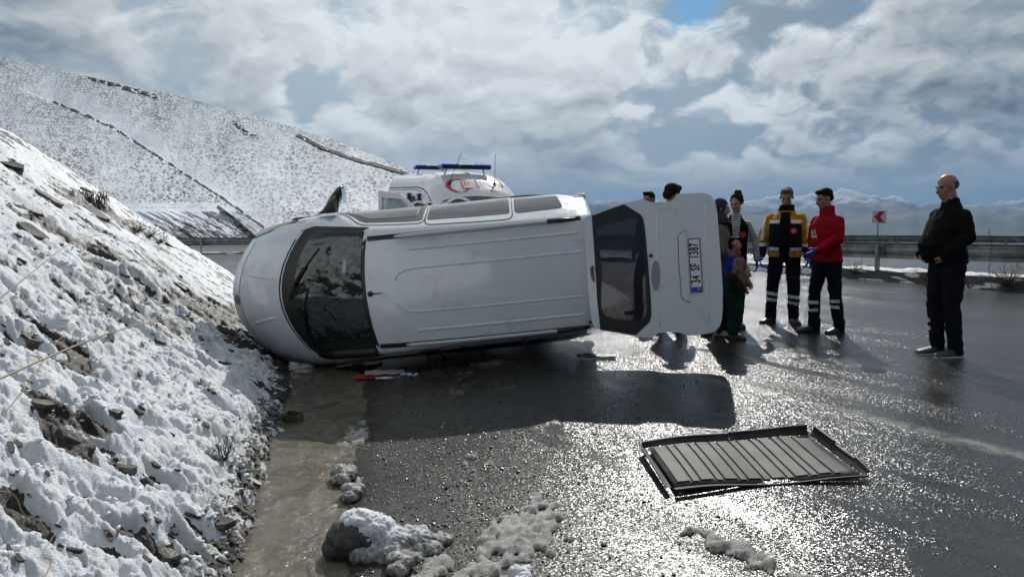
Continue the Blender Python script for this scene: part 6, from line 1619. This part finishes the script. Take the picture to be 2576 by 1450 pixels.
def bush(p, H_, n, mat, label, name='bare_bush', spread=.8, seed=1, r0=.004, root=None):
    r_ = random.Random(seed); m_ = MB()
    for k in range(n):
        a = r_.uniform(0, 6.28); q_ = Vector(p); d = Vector((math.cos(a)*spread, math.sin(a)*spread, r_.uniform(.5, 1.2))).normalized(); L = H_*r_.uniform(.5, 1.1); pts = [q_.copy()]
        for s_ in range(5):
            d = (d+Vector((r_.uniform(-.45, .45), r_.uniform(-.45, .45), r_.uniform(-.3, .25)))).normalized(); q_ = q_+d*L/5; pts.append(q_.copy())
        m_.tube(pts, [r0, r0*.85, r0*.7, r0*.5, r0*.35, r0*.2], 4, caps=False)
        for s_ in range(3):
            b_ = pts[r_.randint(1, 4)]; e_ = b_+(d+Vector((r_.uniform(-.8, .8), r_.uniform(-.8, .8), r_.uniform(-.4, .6)))).normalized()*L*.3; m_.tube([b_, b_.lerp(e_, .5)+Vector((0, 0, .01)), e_], [r0*.4, r0*.3, r0*.15], 3, caps=False)
    return put(name, mesh_of(name, m_.v, m_.f), mat, label=label, category='bush', group='leafless bushes')
bush(bank_hit(565, 1160), .22, 16, TWIG, 'small leafless bush with curled twigs at the foot of the bank by the stream', seed=3, r0=.0035)
bush(bank_hit(553, 1135), .14, 10, STRAW, 'pale dry tuft tangled with the small dark bush by the stream', seed=4, r0=.002)
for k, (u, v) in enumerate(((345, 575), (375, 590), (400, 605))): bush(bank_hit(u, v+8), .34, 22, TWIG, ['leftmost low bush on the skyline of the snowy bank', 'middle low bush on the skyline of the snowy bank', 'rightmost low bush on the skyline of the snowy bank'][k], seed=10+k, r0=.006, spread=1.3)
bush(bank_hit(262, 500), .28, 9, TWIG, 'thin bare twig above the snowy bank against the hillside', seed=14, r0=.005, spread=.6)
pr = bank_hit(228, 505)
m_ = MB(); r_ = random.Random(5)
for k in range(110):
    a = pr+Vector((r_.uniform(-.22, .22), r_.uniform(-.12, .1), r_.uniform(.0, .16))); m_.tube([a, a+Vector((r_.uniform(-.05, .08), -.05, -.12)), a+Vector((r_.uniform(-.06, .12), -.06, -.26-r_.uniform(0, .1)))], .005, 3, caps=False)
put('root_tuft', mesh_of('root_tuft', m_.v, m_.f), TWIG, label='brown tuft of hanging roots under a snow lip on the upper bank', category='roots')
for (u, v, Y, lab, sd, n, H_) in ((2535, 690, 13.6, 'dry bush round the guardrail post at the right edge', 21, 46, .55), (2150, 668, 16.6, 'dry bush at the guardrail post right of the red jacket', 22, 30, .42), (2330, 655, 14.8, 'sparse dry bush behind the bald man', 23, 14, .45), (2440, 690, 13.3, 'straggling dry weeds on the verge between bald man and right edge', 24, 16, .35)):
    q_ = py(u, v, Y); bush((q_[0], q_[1], .08), H_, n, pbr('dry weed', (.11, .085, .055), .8, var=.4), lab, seed=sd, r0=.006, spread=.7)
for (u, Y, H_, lab, sd) in ((2185, 13.9, 1.7, 'tall thin weed in front of the far mountains left of the bald man', 31), (2507, 12.4, 2.0, 'tall thin weed rising above the rail at the right edge', 32)):
    q_ = py(u, 600, Y); m_ = MB(); r_ = random.Random(sd); a = Vector((q_[0], Y, .1)); pts = [a]
    for k in range(8): pts.append(pts[-1]+Vector((r_.uniform(-.05, .03), 0, H_*.55/8)))
    m_.tube(pts, [.007*(1-k/12) for k in range(9)], 4)
    for k in range(5): m_.tube([pts[3+k], pts[3+k]+Vector((r_.uniform(-.12, .12), 0, .12))], .003, 3)
    put('tall_weed', mesh_of('tall_weed', m_.v, m_.f), pbr('weed stem', (.10, .085, .07), .8), label=lab, category='weed', group='tall weeds by the rail')

# ------------------------------------------------------------------ debris
PAPER = pbr('white paper', (.62, .64, .68), .6, var=.08); PRED = pbr('red printed card', (.50, .06, .05), .5, var=.15); CARD = pbr('wet cardboard', (.10, .065, .045), .8, var=.2); GREYP = pbr('blue grey plastic', (.14, .17, .20), .45)
def sheet(u, v, w, d, rot, mat, label, name='paper', cat='paper', h=.004, z=.01, tilt=0.0, curl=0.0):
    p = gp_(u, v); R_ = Matrix.Rotation(rad(rot), 3, 'Z') @ Matrix.Rotation(rad(tilt), 3, 'X'); N_ = 8; m_ = MB(); V = []
    for lay in (0, 1):
        for j in range(4):
            for i in range(N_+1): x = (i/N_-.5); y = (j/3-.5); V.append(R_ @ Vector((x*w, y*d, curl*(x*2)**2+.004*math.sin(i*2+j)+lay*h)))
    n1 = (N_+1)*4; F = [(j*(N_+1)+i, (j+1)*(N_+1)+i, (j+1)*(N_+1)+i+1, j*(N_+1)+i+1) for j in range(3) for i in range(N_)]; F += [tuple(n1+k for k in f_)[::-1] for f_ in F]
    ring = [i for i in range(N_+1)]+[j*(N_+1)+N_ for j in range(1, 4)]+[3*(N_+1)+i for i in range(N_-1, -1, -1)]+[j*(N_+1) for j in (2, 1)]
    F += [(ring[k], ring[(k+1) % len(ring)], n1+ring[(k+1) % len(ring)], n1+ring[k]) for k in range(len(ring))]
    m_.add(V, F); o = fix_normals(m_.build(name, mat, None)); o.location = p+Vector((0, 0, z)); o['label'] = label; o['category'] = cat; return o
sheet(945, 948, .40, .17, 8, PRED, 'red printed folder lying on the mud below the windscreen', 'folder', 'folder', .006)
sheet(968, 944, .38, .13, 12, pbr('pinkish magazine', (.42, .38, .40), .5, var=.15), 'pale magazine lying on the red folder below the windscreen', 'magazine', 'magazine', .01, .03, 4)
sheet(985, 952, .30, .07, 14, PAPER, 'narrow white paper edge sticking out under the magazine', z=.012)
sheet(1036, 944, .20, .10, -6, pbr('pale blue paper', (.55, .62, .78), .5), 'single pale blue sheet of paper right of the magazine', z=.012)
sheet(925, 932, .30, .06, 10, TRIM, 'curved black plastic trim strip with pale edge by the papers', 'trim_strip', 'car part', .008, .03, 30, .05)
sheet(1500, 900, .38, .16, -4, TRIM, 'flat black plastic panel lying on the road under the tailgate hinge', 'plastic_panel', 'car part', .012, .02)
def bin_(u, v, w, d, h, rot, tilt, mat, label, name, cat):
    p = gp_(u, v); m_ = MB(); t_ = .008; R_ = Matrix.Rotation(rad(rot), 3, 'Z') @ Matrix.Rotation(rad(tilt), 3, 'X') @ Matrix.Rotation(rad(tilt*.4), 3, 'Y'); root = empty(name, p+Vector((0, 0, .03)), label=label, category=cat)
    root.rotation_euler = (rad(tilt), rad(tilt*.4), rad(rot))
    for c_, s_, nm in (((0, 0, 0), (w, d, t_), 'base'), ((0, -d/2, h/2), (w, t_, h), 'side'), ((0, d/2, h/2), (w, t_, h), 'side'), ((-w/2, 0, h/2), (t_, d+t_*1.5, h*.98), 'side'), ((w/2, 0, h/2), (t_, d+t_*1.5, h*.98), 'side')):
        q_ = MB(); q_.box(c_, s_); q_.build(nm, mat, root, bevel=.002)
    return root
bin_(704, 1066, .17, .12, .05, 18, -20, GREYP, 'shallow blue grey plastic tray tipped at the edge of the muddy stream', 'tray', 'tray')
bin_(738, 1078, .12, .09, .10, -12, 8, CARD, 'soaked brown cardboard box standing in the muddy stream beside the tray', 'cardboard_box', 'box')
